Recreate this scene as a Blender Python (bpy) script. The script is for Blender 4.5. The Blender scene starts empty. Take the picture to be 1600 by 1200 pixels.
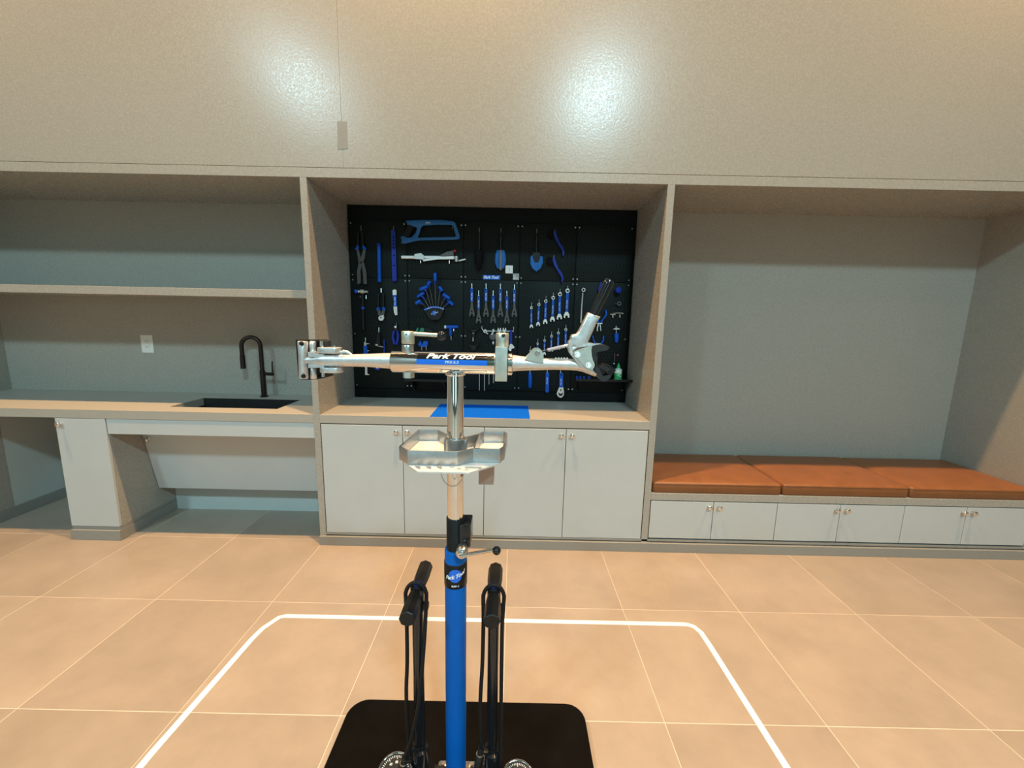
import bpy, bmesh, math, random
from mathutils import Vector, Matrix
random.seed(7)
sc = bpy.context.scene
COL = sc.collection
PI = math.pi

# ------------------------------------------------------------------ camera
F_PX, PITCH, YAW, ROLL, CAM_H, CAM_D = 645.29, math.radians(9.192), math.radians(-0.081), math.radians(1.176), 1.4821, 2.4787
_cp, _sp, _cy, _sy, _cr, _sr = math.cos(PITCH), math.sin(PITCH), math.cos(YAW), math.sin(YAW), math.cos(ROLL), math.sin(ROLL)
_r0 = Vector((_cy, -_sy, 0)); _f0 = Vector((_sy, _cy, 0)); _u0 = Vector((0, 0, 1))
C_F = _f0 * _cp - _u0 * _sp
_u1 = _f0 * _sp + _u0 * _cp
C_R = _r0 * _cr + _u1 * _sr
C_U = _u1 * _cr - _r0 * _sr
C_O = Vector((0, -CAM_D, CAM_H))
cam = bpy.data.cameras.new('camera'); camo = bpy.data.objects.new('camera', cam); COL.objects.link(camo)
camo.matrix_world = Matrix((( C_R.x, C_U.x, -C_F.x, C_O.x), (C_R.y, C_U.y, -C_F.y, C_O.y), (C_R.z, C_U.z, -C_F.z, C_O.z), (0, 0, 0, 1)))
cam.sensor_width = 36; cam.lens = F_PX / 1600 * 36; cam.clip_start = 0.02
sc.camera = camo

def at(u, v, X=None, Y=None, Z=None):
    """the point of the room that a 1600x1200 pixel shows on the plane X=, Y= or Z="""
    d = C_F + C_R * ((u - 800) / F_PX) - C_U * ((v - 600) / F_PX)
    if Z is not None: t = (Z - C_O.z) / d.z
    elif Y is not None: t = (Y - C_O.y) / d.y
    else: t = (X - C_O.x) / d.x
    return C_O + d * t

# ------------------------------------------------------------------ world and exposure
w = bpy.data.worlds.new('world'); sc.world = w; w.use_nodes = True
w.node_tree.nodes['Background'].inputs[0].default_value = (0.55, 0.7, 0.85, 1)
w.node_tree.nodes['Background'].inputs[1].default_value = 0.6
sc.view_settings.view_transform = 'Standard'
try: sc.view_settings.look = 'None'
except Exception: pass
sc.view_settings.gamma = 1.0
sc.view_settings.use_curve_mapping = False
sc.view_settings.exposure = 0.0

# light levels used by the lamp builders below
CEIL = 5.4
WARM = (1.0, 0.61, 0.29); COOL = (0.55, 0.88, 1.0)
WALL_WASH_W, ROOM_SPOT_W, PANEL_W, WINDOW_E = 980, 90, 270, 1.7

# ------------------------------------------------------------------ materials
MATS = {}
def mat(name, col, rough=0.5, metal=0.0, var=0.0, scale=30, bump=0.0, bscale=None, col2=None, emit=None, estr=0, spec=0.5, rvar=0.0, detail=6, coat=0.0, randobj=0.0, stretch=None, transm=0.0):
    m = bpy.data.materials.new(name); m.use_nodes = True
    nt = m.node_tree; b = nt.nodes['Principled BSDF']
    b.inputs['Base Color'].default_value = (*col, 1); b.inputs['Roughness'].default_value = rough
    b.inputs['Metallic'].default_value = metal; b.inputs['Specular IOR Level'].default_value = spec
    b.inputs['Coat Weight'].default_value = coat
    if transm: b.inputs['Transmission Weight'].default_value = transm
    if emit:
        b.inputs['Emission Color'].default_value = (*emit, 1); b.inputs['Emission Strength'].default_value = estr
    L = nt.links.new; N = nt.nodes.new
    if var or bump or rvar or col2 or randobj:
        tc = N('ShaderNodeTexCoord'); src = tc.outputs['Object']
        if stretch:
            mp = N('ShaderNodeMapping'); mp.inputs['Scale'].default_value = stretch; L(src, mp.inputs[0]); src = mp.outputs[0]
        oi = N('ShaderNodeObjectInfo')
        ad = N('ShaderNodeVectorMath'); ad.operation = 'MULTIPLY_ADD'
        cb = N('ShaderNodeCombineXYZ')
        for k in range(3): L(oi.outputs['Random'], cb.inputs[k])
        ad.inputs[1].default_value = (17, 13, 11); L(cb.outputs[0], ad.inputs[0]); L(src, ad.inputs[2]); src = ad.outputs[0]
        nz = N('ShaderNodeTexNoise'); nz.inputs['Scale'].default_value = scale; nz.inputs['Detail'].default_value = detail; nz.inputs['Roughness'].default_value = 0.65
        L(src, nz.inputs['Vector'])
        rp = N('ShaderNodeValToRGB')
        c2 = col2 if col2 else tuple(c * (1 + var) for c in col); c1 = col if col2 else tuple(c * (1 - var) for c in col)
        rp.color_ramp.elements[0].position = 0.32; rp.color_ramp.elements[1].position = 0.68
        rp.color_ramp.elements[0].color = (*c1, 1); rp.color_ramp.elements[1].color = (*c2, 1)
        L(nz.outputs['Fac'], rp.inputs[0]); out = rp.outputs[0]
        if randobj:
            hs = N('ShaderNodeHueSaturation'); mr = N('ShaderNodeMapRange')
            mr.inputs['To Min'].default_value = 1 - randobj; mr.inputs['To Max'].default_value = 1 + randobj
            L(oi.outputs['Random'], mr.inputs['Value']); L(mr.outputs[0], hs.inputs['Value']); L(out, hs.inputs['Color']); out = hs.outputs[0]
        L(out, b.inputs['Base Color'])
        if rvar:
            mr = N('ShaderNodeMapRange'); mr.inputs['From Min'].default_value = .3; mr.inputs['From Max'].default_value = .7
            mr.inputs['To Min'].default_value = rough - rvar; mr.inputs['To Max'].default_value = rough + rvar
            L(nz.outputs['Fac'], mr.inputs['Value']); L(mr.outputs[0], b.inputs['Roughness'])
        if bump:
            nb = nz
            if bscale:
                nb = N('ShaderNodeTexNoise'); nb.inputs['Scale'].default_value = bscale; nb.inputs['Detail'].default_value = 4; L(src, nb.inputs['Vector'])
            bp_ = N('ShaderNodeBump'); bp_.inputs['Strength'].default_value = bump; bp_.inputs['Distance'].default_value = 0.002
            L(nb.outputs['Fac'], bp_.inputs['Height']); L(bp_.outputs[0], b.inputs['Normal'])
    MATS[name] = m
    return m

mat('laminate', (.37, .35, .305), .265, var=.07, scale=110, bump=.22, bscale=80, rvar=.08)
mat('laminate_top', (.40, .375, .325), .45, var=.04, scale=90)
mat('laminate_dark', (.29, .28, .25), .5, var=.08, scale=120, bump=.2, bscale=120)
mat('door_paint', (.51, .54, .535), .32, var=.02, scale=5)
mat('white_board', (.52, .56, .54), .55, var=.03, scale=6)
mat('tile', (.365, .295, .232), .34, var=.10, scale=3.2, bump=.08, bscale=60, rvar=.06, randobj=.07, detail=9)
mat('grout', (.70, .58, .46), .8, var=.06, scale=40)
mat('tape', (.90, .90, .90), .55, var=.03, scale=20)
mat('leather', (.235, .085, .027), .45, var=.12, scale=9, bump=.35, bscale=160, rvar=.05)
mat('plaster', (.30, .28, .25), .8, var=.03, scale=8)
mat('dark_wall', (.09, .13, .105), .7, var=.1, scale=6)
mat('ceiling_paint', (.16, .14, .12), .85, var=.03, scale=8)
mat('chrome', (.86, .85, .83), .045, metal=1)
mat('steel', (.62, .62, .61), .28, metal=1, var=.06, scale=80)
mat('brushed_zinc', (.60, .64, .58), .42, metal=.9, var=.1, scale=60)
mat('cast_alu', (.70, .70, .69), .40, metal=.85, var=.08, scale=120, bump=.25, bscale=200)
mat('tray_alu', (.47, .50, .51), .36, metal=.9, var=.12, scale=55, bump=.1)
mat('pocket_metal', (.40, .29, .24), .45, metal=.5)
mat('satin_alu_lit', (.72, .70, .67), .48, metal=.30, var=.04, scale=60)  # tray's flat faces: paler than its walls, warm downlight put into the colour
mat('print_dim', (.42, .52, .72), .5)
mat('polished', (.80, .78, .74), .16, metal=1)
mat('black_gloss', (.012, .012, .013), .16)
mat('black_plastic', (.010, .010, .010), .40, var=.15, scale=60, spec=.3)
mat('black_rubber', (.010, .010, .010), .6, spec=.25, var=.2, scale=70)
mat('plate_black', (.004, .0035, .003), .5, var=.4, scale=6, spec=.05)
mat('jaw_rubber', (.032, .033, .034), .6, var=.1, scale=60, spec=.25)
mat('board_black', (.003, .0045, .0045), .5, var=.2, scale=10, spec=.15)
mat('tool_blue', (.002, .085, .50), .42, var=.06, scale=30, spec=.3)
mat('tool_navy', (.008, .03, .30), .42, var=.06, scale=30, spec=.3)
mat('post_blue', (.0, .115, .48), .5, var=.06, scale=9, bump=.15, bscale=14, spec=.18)
mat('saw_blue', (.012, .13, .40), .4, var=.06, scale=30)
mat('mat_blue', (.0, .125, .72), .7, spec=.15, var=.05, scale=120, bump=.3, bscale=300)
mat('label_blue', (.008, .16, .75), .3)
mat('tool_grey', (.10, .10, .095), .45, metal=.4, var=.1, scale=60)
mat('tool_steel', (.68, .68, .66), .3, metal=.7, var=.05, scale=60)
mat('bright_tool', (.80, .82, .80), .4, metal=.2)
mat('white_plastic', (.80, .80, .76), .4)
mat('white_print', (.85, .85, .83), .5)
mat('grey_print', (.30, .32, .32), .5)
mat('green_plastic', (.02, .35, .10), .4)
mat('green_holder', (.015, .20, .12), .4)
mat('red_plastic', (.5, .02, .05), .4)
mat('bronze', (.030, .022, .018), .33, metal=.6, var=.15, scale=40)
mat('sink_black', (.018, .018, .018), .45, var=.2, scale=50)
mat('shadow_gap', (.05, .05, .045), .8)
mat('lilac_sleeve', (.42, .40, .44), .4)
mat('bottle_clear', (.60, .72, .64), .25)
mat('bristle_black', (.006, .006, .006), .8, spec=.1, var=.4, scale=200)
mat('bristle_blue', (.008, .13, .45), .7, var=.25, scale=150)
mat('sponge_grey', (.16, .16, .17), .8, var=.2, scale=150)
mat('lamp_warm', (1, 1, 1), .5, emit=WARM, estr=12)
mat('lamp_cool', (1, 1, 1), .5, emit=COOL, estr=6)
mat('sky_pane', (.3, .35, .35), .1, emit=(.62, .88, .95), estr=WINDOW_E)
def pegboard_mat():
    m = bpy.data.materials.new('peg_metal'); m.use_nodes = True; nt = m.node_tree; b = nt.nodes['Principled BSDF']
    N = nt.nodes.new; L = nt.links.new
    tc = N('ShaderNodeTexCoord'); sx = N('ShaderNodeSeparateXYZ'); L(tc.outputs['Object'], sx.inputs[0])
    def M(op, a, b_=None):
        n = N('ShaderNodeMath'); n.operation = op
        for k, q in enumerate((a, b_)):
            if q is None: continue
            if isinstance(q, (int, float)): n.inputs[k].default_value = q
            else: L(q, n.inputs[k])
        return n.outputs[0]
    def cell(o, pitch, half):
        f = M('FRACT', M('DIVIDE', o, pitch)); return M('LESS_THAN', M('ABSOLUTE', M('SUBTRACT', f, .5)), half)
    slots = M('MULTIPLY', cell(sx.outputs[0], .0254, .10), cell(sx.outputs[2], .0508, .26))
    holes = M('MULTIPLY', cell(M('ADD', sx.outputs[0], .0127), .0254, .14), cell(M('ADD', sx.outputs[2], .0254), .0508, .08))
    mk = M('MAXIMUM', slots, holes)
    mx = N('ShaderNodeMix'); mx.data_type = 'RGBA'; L(mk, mx.inputs[0])
    mx.inputs[6].default_value = (.0072, .0115, .0108, 1); mx.inputs[7].default_value = (.002, .002, .002, 1)
    L(mx.outputs[2], b.inputs['Base Color']); b.inputs['Roughness'].default_value = .45; b.inputs['Specular IOR Level'].default_value = .15
    MATS['peg_metal'] = m
pegboard_mat()

# ------------------------------------------------------------------ mesh helpers
class MB:
    """collects shapes; build() links them as ONE mesh object"""
    def __init__(s): s.bm = bmesh.new()
    def add(s, verts, faces):
        vs = [s.bm.verts.new(v) for v in verts]
        for f in faces:
            try: s.bm.faces.new([vs[i] for i in f])
            except ValueError: pass
        return s
    def box(s, x0, x1, y0, y1, z0, z1, bev=0, seg=2):
        t = bmesh.new()
        bmesh.ops.create_cube(t, size=1)
        for v in t.verts: v.co = Vector(((x0 + x1) / 2 + v.co.x * (x1 - x0), (y0 + y1) / 2 + v.co.y * (y1 - y0), (z0 + z1) / 2 + v.co.z * (z1 - z0)))
        if bev: bmesh.ops.bevel(t, geom=t.edges[:], offset=bev, segments=seg, affect='EDGES', profile=.6)
        return s.merge(t)
    def merge(s, t, M=None):
        mp = {}
        for v in t.verts: mp[v] = s.bm.verts.new(M @ v.co if M else v.co)
        for f in t.faces:
            try: s.bm.faces.new([mp[v] for v in f.verts])
            except ValueError: pass
        t.free(); return s
    def tube(s, pts, rad, n=12, cap=True, squash=None):
        pts = [Vector(p) for p in pts]; k = len(pts)
        rs = rad if isinstance(rad, (list, tuple)) else [rad] * k
        rings = []; up = None
        for i, p in enumerate(pts):
            d = (pts[min(i + 1, k - 1)] - pts[max(i - 1, 0)])
            if d.length < 1e-9: d = Vector((0, 0, 1))
            d.normalize()
            if up is None: up = Vector((0, 0, 1)) if abs(d.z) < .9 else Vector((0, 1, 0))
            a = d.cross(up); a.normalize(); b = a.cross(d); b.normalize(); up = b
            ring = []
            for j in range(n):
                t = 2 * PI * j / n; q = a * math.cos(t) * rs[i] + b * math.sin(t) * rs[i]
                if squash: q = Vector((q.x * squash[0], q.y * squash[1], q.z * squash[2]))
                ring.append(s.bm.verts.new(p + q))
            rings.append(ring)
        for i in range(k - 1):
            for j in range(n): s.bm.faces.new((rings[i][j], rings[i][(j + 1) % n], rings[i + 1][(j + 1) % n], rings[i + 1][j]))
        if cap:
            s.bm.faces.new(rings[0][::-1]); s.bm.faces.new(rings[-1])
        return s
    def cyl(s, p0, p1, r0, r1=None, n=20, bev=0):
        p0, p1 = Vector(p0), Vector(p1); r1 = r0 if r1 is None else r1
        if bev:
            d = (p1 - p0).normalized() * bev
            return s.tube([p0, p0 + d * .01, p0 + d, p1 - d, p1 - d * .01, p1], [r0 - bev, r0 - bev * .95, r0, r1, r1 - bev * .95, r1 - bev], n)
        return s.tube([p0, p1], [r0, r1], n)
    def ball(s, c, r, n=16, sc_=(1, 1, 1)):
        t = bmesh.new(); bmesh.ops.create_uvsphere(t, u_segments=n, v_segments=max(6, n // 2 + 2), radius=r)
        return s.merge(t, Matrix.Translation(c) @ Matrix.Diagonal((*sc_, 1)))
    def prism(s, pts, y0, y1):
        """outline of (x, z) pairs, from depth y0 (front) to y1 (back)"""
        n = len(pts)
        V = [(x, y0, z) for x, z in pts] + [(x, y1, z) for x, z in pts]
        Fc = [list(range(n)), list(range(2 * n - 1, n - 1, -1))] + [[i, (i + 1) % n, n + (i + 1) % n, n + i][::-1] for i in range(n)]
        return s.add(V, Fc)
    def slab(s, pts, z0, z1):
        n = len(pts)
        V = [(x, y, z0) for x, y in pts] + [(x, y, z1) for x, y in pts]
        Fc = [list(range(n))[::-1], list(range(n, 2 * n))] + [[i, (i + 1) % n, n + (i + 1) % n, n + i] for i in range(n)]
        return s.add(V, Fc)
    def torus(s, c, R, r, axis='Y', n=28, m=8, a0=0, a1=2 * PI):
        full = abs(a1 - a0) > 2 * PI - 1e-4; pts = []
        for i in range(n + (0 if full else 1)):
            t = a0 + (a1 - a0) * i / n; x, y = R * math.cos(t), R * math.sin(t)
            pts.append(Vector(c) + (Vector((x, 0, y)) if axis == 'Y' else Vector((x, y, 0)) if axis == 'Z' else Vector((0, x, y))))
        if full:
            rings = []
            ax = {'Y': Vector((0, 1, 0)), 'Z': Vector((0, 0, 1)), 'X': Vector((1, 0, 0))}[axis]
            for p in pts:
                o = (p - Vector(c)).normalized()
                rings.append([s.bm.verts.new(p + o * r * math.cos(2 * PI * j / m) + ax * r * math.sin(2 * PI * j / m)) for j in range(m)])
            for i in range(n):
                for j in range(m): s.bm.faces.new((rings[i][j], rings[i][(j + 1) % m], rings[(i + 1) % n][(j + 1) % m], rings[(i + 1) % n][j]))
            return s
        return s.tube(pts, r, m)
    def mesh(s, name, smooth=35):
        bmesh.ops.recalc_face_normals(s.bm, faces=s.bm.faces[:])
        me = bpy.data.meshes.new(name); s.bm.to_mesh(me); s.bm.free()
        if smooth:
            me.shade_smooth(); me.set_sharp_from_angle(angle=math.radians(smooth))
        return me
    def build(s, name, m, parent=None, smooth=35, label=None):
        return link(name, s.mesh(name, smooth), m, parent, label)

def link(name, me, m, parent=None, label=None):
    o = bpy.data.objects.new(name, me); COL.objects.link(o)
    if m:
        if len(me.materials) == 0: me.materials.append(MATS[m])
    if parent:
        o.parent = parent
        o.matrix_parent_inverse = Matrix.Translation(-parent.location)
    if label: o['label'] = label
    return o
def thing(name, label, cat, loc=(0, 0, 0), group=None):
    o = bpy.data.objects.new(name, None); COL.objects.link(o); o.location = loc; o.empty_display_size = .05
    o['label'] = label; o['category'] = cat
    if group: o['group'] = group
    return o
def tag(o, label, cat, group=None):
    o['label'] = label; o['category'] = cat
    if group: o['group'] = group
    return o
def struct(o): o['kind'] = 'structure'; return o

def holed(outer, holes, th, bev=0):
    """flat plate with holes; pairs (a, b) in the plate's plane; returns a bmesh with normal along +local z"""
    cu = bpy.data.curves.new('tmp', 'CURVE'); cu.dimensions = '2D'; cu.fill_mode = 'BOTH'; cu.extrude = th / 2 - bev; cu.bevel_depth = bev; cu.bevel_resolution = 1
    for pl in [outer] + list(holes):
        sp = cu.splines.new('POLY'); sp.points.add(len(pl) - 1); sp.use_cyclic_u = True
        for p, (a, b) in zip(sp.points, pl): p.co = (a, b, 0, 1)
    o = bpy.data.objects.new('tmp', cu); COL.objects.link(o)
    dg = bpy.context.evaluated_depsgraph_get(); me = bpy.data.meshes.new_from_object(o.evaluated_get(dg))
    bm = bmesh.new(); bm.from_mesh(me); bpy.data.objects.remove(o); bpy.data.curves.remove(cu); bpy.data.meshes.remove(me)
    bmesh.ops.remove_doubles(bm, verts=bm.verts[:], dist=1e-6)
    return bm
def plate_xz(outer, holes, y0, y1, bev=0):
    mb = MB(); return mb.merge(holed(outer, holes, y1 - y0, bev), Matrix.Translation((0, (y0 + y1) / 2, 0)) @ Matrix.Rotation(PI / 2, 4, 'X'))
def plate_xy(outer, holes, z0, z1, bev=0):
    mb = MB(); return mb.merge(holed(outer, holes, z1 - z0, bev), Matrix.Translation((0, 0, (z0 + z1) / 2)))
def circle(cx, cz, r, n=14, sx=1, sz=1): return [(cx + r * sx * math.cos(2 * PI * k / n), cz + r * sz * math.sin(2 * PI * k / n)) for k in range(n)]
def rrect(x0, x1, y0, y1, r, n=5):
    out = []
    for cx, cy, a in ((x1 - r, y1 - r, 0), (x0 + r, y1 - r, 90), (x0 + r, y0 + r, 180), (x1 - r, y0 + r, 270)):
        for k in range(n + 1):
            t = math.radians(a + 90 * k / n); out.append((cx + r * math.cos(t), cy + r * math.sin(t)))
    return out
_fc = {}
def text_bm(s, w=None, h=None, shear=0, bold=0.0, ext=0.0):
    """lettering in the x-y plane centred on the origin, scaled to width w / height h"""
    cu = bpy.data.curves.new('tmp', 'FONT'); cu.body = s; cu.shear = shear; cu.offset = bold; cu.resolution_u = 3; cu.align_x = 'CENTER'
    o = bpy.data.objects.new('tmp', cu); COL.objects.link(o)
    dg = bpy.context.evaluated_depsgraph_get(); me = bpy.data.meshes.new_from_object(o.evaluated_get(dg))
    bm = bmesh.new(); bm.from_mesh(me); bpy.data.objects.remove(o); bpy.data.curves.remove(cu); bpy.data.meshes.remove(me)
    xs = [v.co.x for v in bm.verts]; ys = [v.co.y for v in bm.verts]
    cx, cy = (min(xs) + max(xs)) / 2, (min(ys) + max(ys)) / 2; W, H = max(xs) - min(xs), max(ys) - min(ys)
    fx = w / W if w else h / H; fy = h / H if h else fx
    for v in bm.verts: v.co = Vector(((v.co.x - cx) * fx, (v.co.y - cy) * fy, 0))
    return bm
FACE_XZ = Matrix.Rotation(PI / 2, 4, 'X')     # x-y lettering stood up to face -Y

# ================================================================== THE ROOM
XL1, XL2, XR1, XR2 = -1.2256, -1.187, .852, .8922      # the two upright dividers
ZS, ZH = 2.238, 2.290                                  # niche head, joint above it
BACK, NX0, NX1 = .61, -3.82, 3.33                      # back of niches, niche ends
RX0, RX1, RY0 = -5.4, 5.4, -6.4                        # the room
TX, TW, TY = -2.4332, .6055, .0548                     # tile grid origin

floor = struct(MB().box(RX0, RX1, RY0, .8, -.06, -.0008).build('floor', 'grout', smooth=0))
tile_me = {}
def tile(x0, x1, y0, y1):
    k = (round(x1 - x0, 3), round(y1 - y0, 3))
    if k not in tile_me:
        b = MB().box(-k[0] / 2, k[0] / 2, -k[1] / 2, k[1] / 2, -.008, 0, .0006, 1); tile_me[k] = b.mesh('tile', 30)
    o = link('tile', tile_me[k], 'tile', floor); o.location = ((x0 + x1) / 2, (y0 + y1) / 2, 0)
g = .0015
tx0 = TX - 5 * TW
for i in range(18):
    for j in range(-1, 12):
        x0, x1 = max(RX0, tx0 + i * TW + g), min(RX1, tx0 + (i + 1) * TW - g)
        y1, y0 = min(.62, TY - j * TW - g), max(RY0, TY - (j + 1) * TW + g)
        if x1 - x0 > .05 and y1 - y0 > .05: tile(x0, x1, y0, y1)

struct(MB().box(RX0, RX1, RY0, .8, CEIL, CEIL + .1).build('ceiling', 'ceiling_paint', smooth=0))
struct(MB().box(RX0 - .1, RX0, RY0, .8, 0, CEIL).build('wall_left', 'plaster', smooth=0))
struct(MB().box(RX1, RX1 + .1, RY0, .8, 0, CEIL).build('wall_right', 'plaster', smooth=0))
# rear wall behind the camera: unseen, dark piers and two tall windows shaped to streak the chrome
wr = struct(MB().box(RX0, -2.6, RY0 - .1, RY0, 0, CEIL).build('wall_rear', 'dark_wall', smooth=0))
for x0, x1 in ((-1.2, .5), (1.9, RX1)): MB().box(x0, x1, RY0 - .1, RY0, 0, CEIL).build('wall_pier', 'dark_wall', wr, 0)
for k, (x0, x1) in enumerate(((-2.6, -1.2), (.5, 1.9))):
    MB().box(x0, x1, RY0 - .1, RY0, 3.0, CEIL).build('wall_top', 'dark_wall', wr, 0)
    MB().box(x0, x1, RY0 - .1, RY0, 0, .06).build('wall_sill', 'dark_wall', wr, 0)
    wn = struct(MB().box(x0, x0 + .07, RY0 - .08, RY0 + .02, .06, 3.0).box(x1 - .07, x1, RY0 - .08, RY0 + .02, .06, 3.0)
                .box(x0 + .07, x1 - .07, RY0 - .08, RY0 + .02, .06, .13).box(x0 + .07, x1 - .07, RY0 - .08, RY0 + .02, 2.93, 3.0)
                .box((x0 + x1) / 2 - .03, (x0 + x1) / 2 + .03, RY0 - .08, RY0 + .02, .13, 2.93).build('window_%d' % (k + 1), 'black_plastic', smooth=0))
    for xa, xb in ((x0 + .07, (x0 + x1) / 2 - .03), ((x0 + x1) / 2 + .03, x1 - .07)): MB().box(xa, xb, RY0 - .05, RY0 - .04, .13, 2.93).build('pane', 'sky_pane', wn, 0)

# front wall above the niches: laminate sheets with a joint, header strip below
wf = struct(MB().box(RX0, RX1, .012, .16, ZS + .004, CEIL).build('wall_front', 'shadow_gap', smooth=0))
MB().box(RX0, RX1, 0, .03, ZS, ZH - .0012, .0006, 1).build('header_strip', 'laminate', wf)
MB().box(RX0, -.9752, 0, .012, ZH + .0012, CEIL, .0006, 1).build('panel', 'laminate', wf)
MB().box(-.9745, RX1, .0, .012, ZH + .0012, CEIL, .0006, 1).build('panel', 'laminate', wf)
ptc = MB().prism([(-.998, 2.53), (-.946, 2.53), (-.946, 2.392), (-1.003, 2.386)], -.0012, .002).build('patch', 'laminate_dark', wf, 0)
ptc['label'] = 'small darker laminate patch over the sheet joint'
# wall below, either side of the niche run
struct(MB().box(RX0, NX0 - .04, 0, .16, 0, ZS).build('wall_front_left', 'laminate', smooth=0))
struct(MB().box(NX1 + .04, RX1, 0, .16, 0, ZS).build('wall_front_right', 'laminate', smooth=0))
struct(MB().box(NX0 - .04, NX1 + .04, BACK, BACK + .05, 0, ZS + .05).build('wall_back', 'laminate', smooth=0))
struct(MB().box(NX0 - .04, NX0, 0, BACK, 0, ZS).build('wall_niche_left', 'laminate', smooth=0))
struct(MB().box(NX1, NX1 + .04, 0, BACK, 0, ZS).build('wall_niche_right', 'laminate', smooth=0))
struct(MB().box(NX0, NX1, .03, BACK, ZS, ZS + .03).build('ceiling_niche', 'laminate', smooth=0))
struct(MB().box(XL1, XL2, 0, BACK, 0.06, ZS, .0008, 1).build('trim_1', 'laminate'))
struct(MB().box(XR1, XR2, 0, BACK, 0.06, ZS, .0008, 1).build('trim_2', 'laminate'))
struct(MB().box(XL1 + .001, XL2, 0, .30, 0, .06).build('trim_3', 'laminate', smooth=0))
# plinth in front of the middle cabinets and the bench
struct(MB().box(XL1, NX1, -.012, .05, 0, .062, .0015, 1).build('baseboard_front', 'laminate_dark'))
struct(MB().box(XL2, NX1, .012, .05, .062, .069).build('trim_4', 'shadow_gap', smooth=0))  # shadow line above the plinth, put in as a recessed near-black strip
struct(MB().box(XL2, NX1, .0, .05, .069, .083, .0008, 1).build('trim_5', 'laminate_dark'))
# painted wall at the back of the knee space
struct(MB().box(-2.52, XL1, .45, .47, 0, .81).build('wall_knee', 'white_board', smooth=0))

# tape outline on the floor
A = [at(425, 962, Z=0), at(217, 1200, Z=0), at(1085, 975, Z=0), at(1228, 1200, Z=0)]
tl, tr = A[0], A[2]
yt = -.652
cl = [(-1.205, -1.95), (-1.196, -1.3), (-1.172, -.80), (-1.162, -.735), (-1.125, -.66), (-1.10, -.650), (-.2, -.650), (.86, -.648), (.89, -.650), (.915, -.663), (.933, -.70), (.938, -.78), (.952, -1.3), (.965, -1.95)]
pts = []; hw = .0125
L_, R_ = [], []
for i, p in enumerate(cl):
    a, b = Vector(cl[max(i - 1, 0)]), Vector(cl[min(i + 1, len(cl) - 1)]); d = (b - a).normalized(); n = Vector((-d.y, d.x))
    L_.append(Vector(p) + n * hw); R_.append(Vector(p) - n * hw)
mb = MB(); n = len(cl); V = []
for z in (.0002, .0009):
    V += [(p.x, p.y, z) for p in L_] + [(p.x, p.y, z) for p in R_]
Fc = []
for i in range(n - 1): Fc += [[2 * n + i, 2 * n + i + 1, 3 * n + i + 1, 3 * n + i], [i, n + i, n + i + 1, i + 1], [i, i + 1, 2 * n + i + 1, 2 * n + i], [n + i, 3 * n + i, 3 * n + i + 1, n + i + 1]]
tag(mb.add(V, Fc).build('floor_tape', 'tape', smooth=0), 'white tape marking a rounded rectangle on the tiles around the stand', 'tape')

# ------------------------------------------------------------------ lamps on the ceiling
def downlight(x, y, label, watts, cone, blend):
    t = thing('downlight', label, 'ceiling lamp', (x, y, CEIL), 'warm recessed downlights')
    MB().tube([(x, y, CEIL - .012), (x, y, CEIL + .03)], [.085, .085], 24).build('housing', 'white_plastic', t)
    MB().torus((x, y, CEIL - .012), .078, .012, 'Z').build('trim_ring', 'white_plastic', t)
    MB().cyl((x, y, CEIL - .016), (x, y, CEIL - .0125), .066, n=24).build('lens', 'lamp_warm', t)
    l = bpy.data.lights.new('downlight_beam', 'SPOT'); l.energy = watts; l.color = WARM; l.spot_size = math.radians(cone); l.spot_blend = blend; l.shadow_soft_size = .05
    o = bpy.data.objects.new('downlight_beam', l); COL.objects.link(o); o.location = (0, 0, -.03); o.parent = t
for k, (x, s) in enumerate(((-3.3, 'leftmost'), (-.4, 'middle'), (2.7, 'rightmost'))):
    downlight(x, -.62, 'warm recessed downlight close to the front wall, %s of three' % s, WALL_WASH_W * (.78, 1, .85)[k], 110, .8)
for k, (x, s) in enumerate(((-3.3, 'leftmost'), (-.2, 'middle'), (2.9, 'rightmost'))):
    downlight(x, -3.25, 'warm recessed downlight above the floor by the camera, %s of three' % s, ROOM_SPOT_W * (.7, 1, 2.4)[k], (78, 78, 104)[k], .75)
def panel_lamp(x, y, label, power):
    t = thing('led_panel', label, 'ceiling lamp', (x, y, CEIL), 'cool square ceiling panels')
    MB().box(x - .32, x + .32, y - .32, y + .32, CEIL - .03, CEIL, .004).build('frame', 'white_plastic', t)
    MB().box(x - .295, x + .295, y - .295, y + .295, CEIL - .034, CEIL - .0301).build('diffuser', 'lamp_cool', t, 0)
    l = bpy.data.lights.new('panel_glow', 'AREA'); l.energy = PANEL_W * power; l.color = COOL; l.size = .58
    o = bpy.data.objects.new('panel_glow', l); COL.objects.link(o); o.location = (0, 0, -.04); o.parent = t
for x, y, s in ((-3.68, -5.3, 'left'), (1.37, -5.5, 'right')):
    panel_lamp(x, y, 'cool white square ceiling panel, %s of two' % s, 0.72 if x < 0 else 1.15)

# ================================================================== JOINERY
def knob(x, z, y0, parent, label=None, nrm=(0, -1, 0)):
    n_ = Vector(nrm).normalized(); p = Vector((x, y0, z))
    prof = [(0, .008), (.003, .008), (.005, .005), (.014, .0055), (.017, .012), (.021, .0145), (.026, .0145), (.029, .011), (.030, .003)]
    return MB().tube([p + n_ * a for a, r in prof], [r for a, r in prof], 18).build('knob', 'polished', parent, 50)
def door(x0, x1, z0, z1, parent, kx, kz, y=0.0):
    d = MB().box(x0 + .0018, x1 - .0018, y, y + .019, z0, z1, .0012, 1).build('door', 'door_paint', parent)
    knob(kx, kz, y, d); return d

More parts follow.
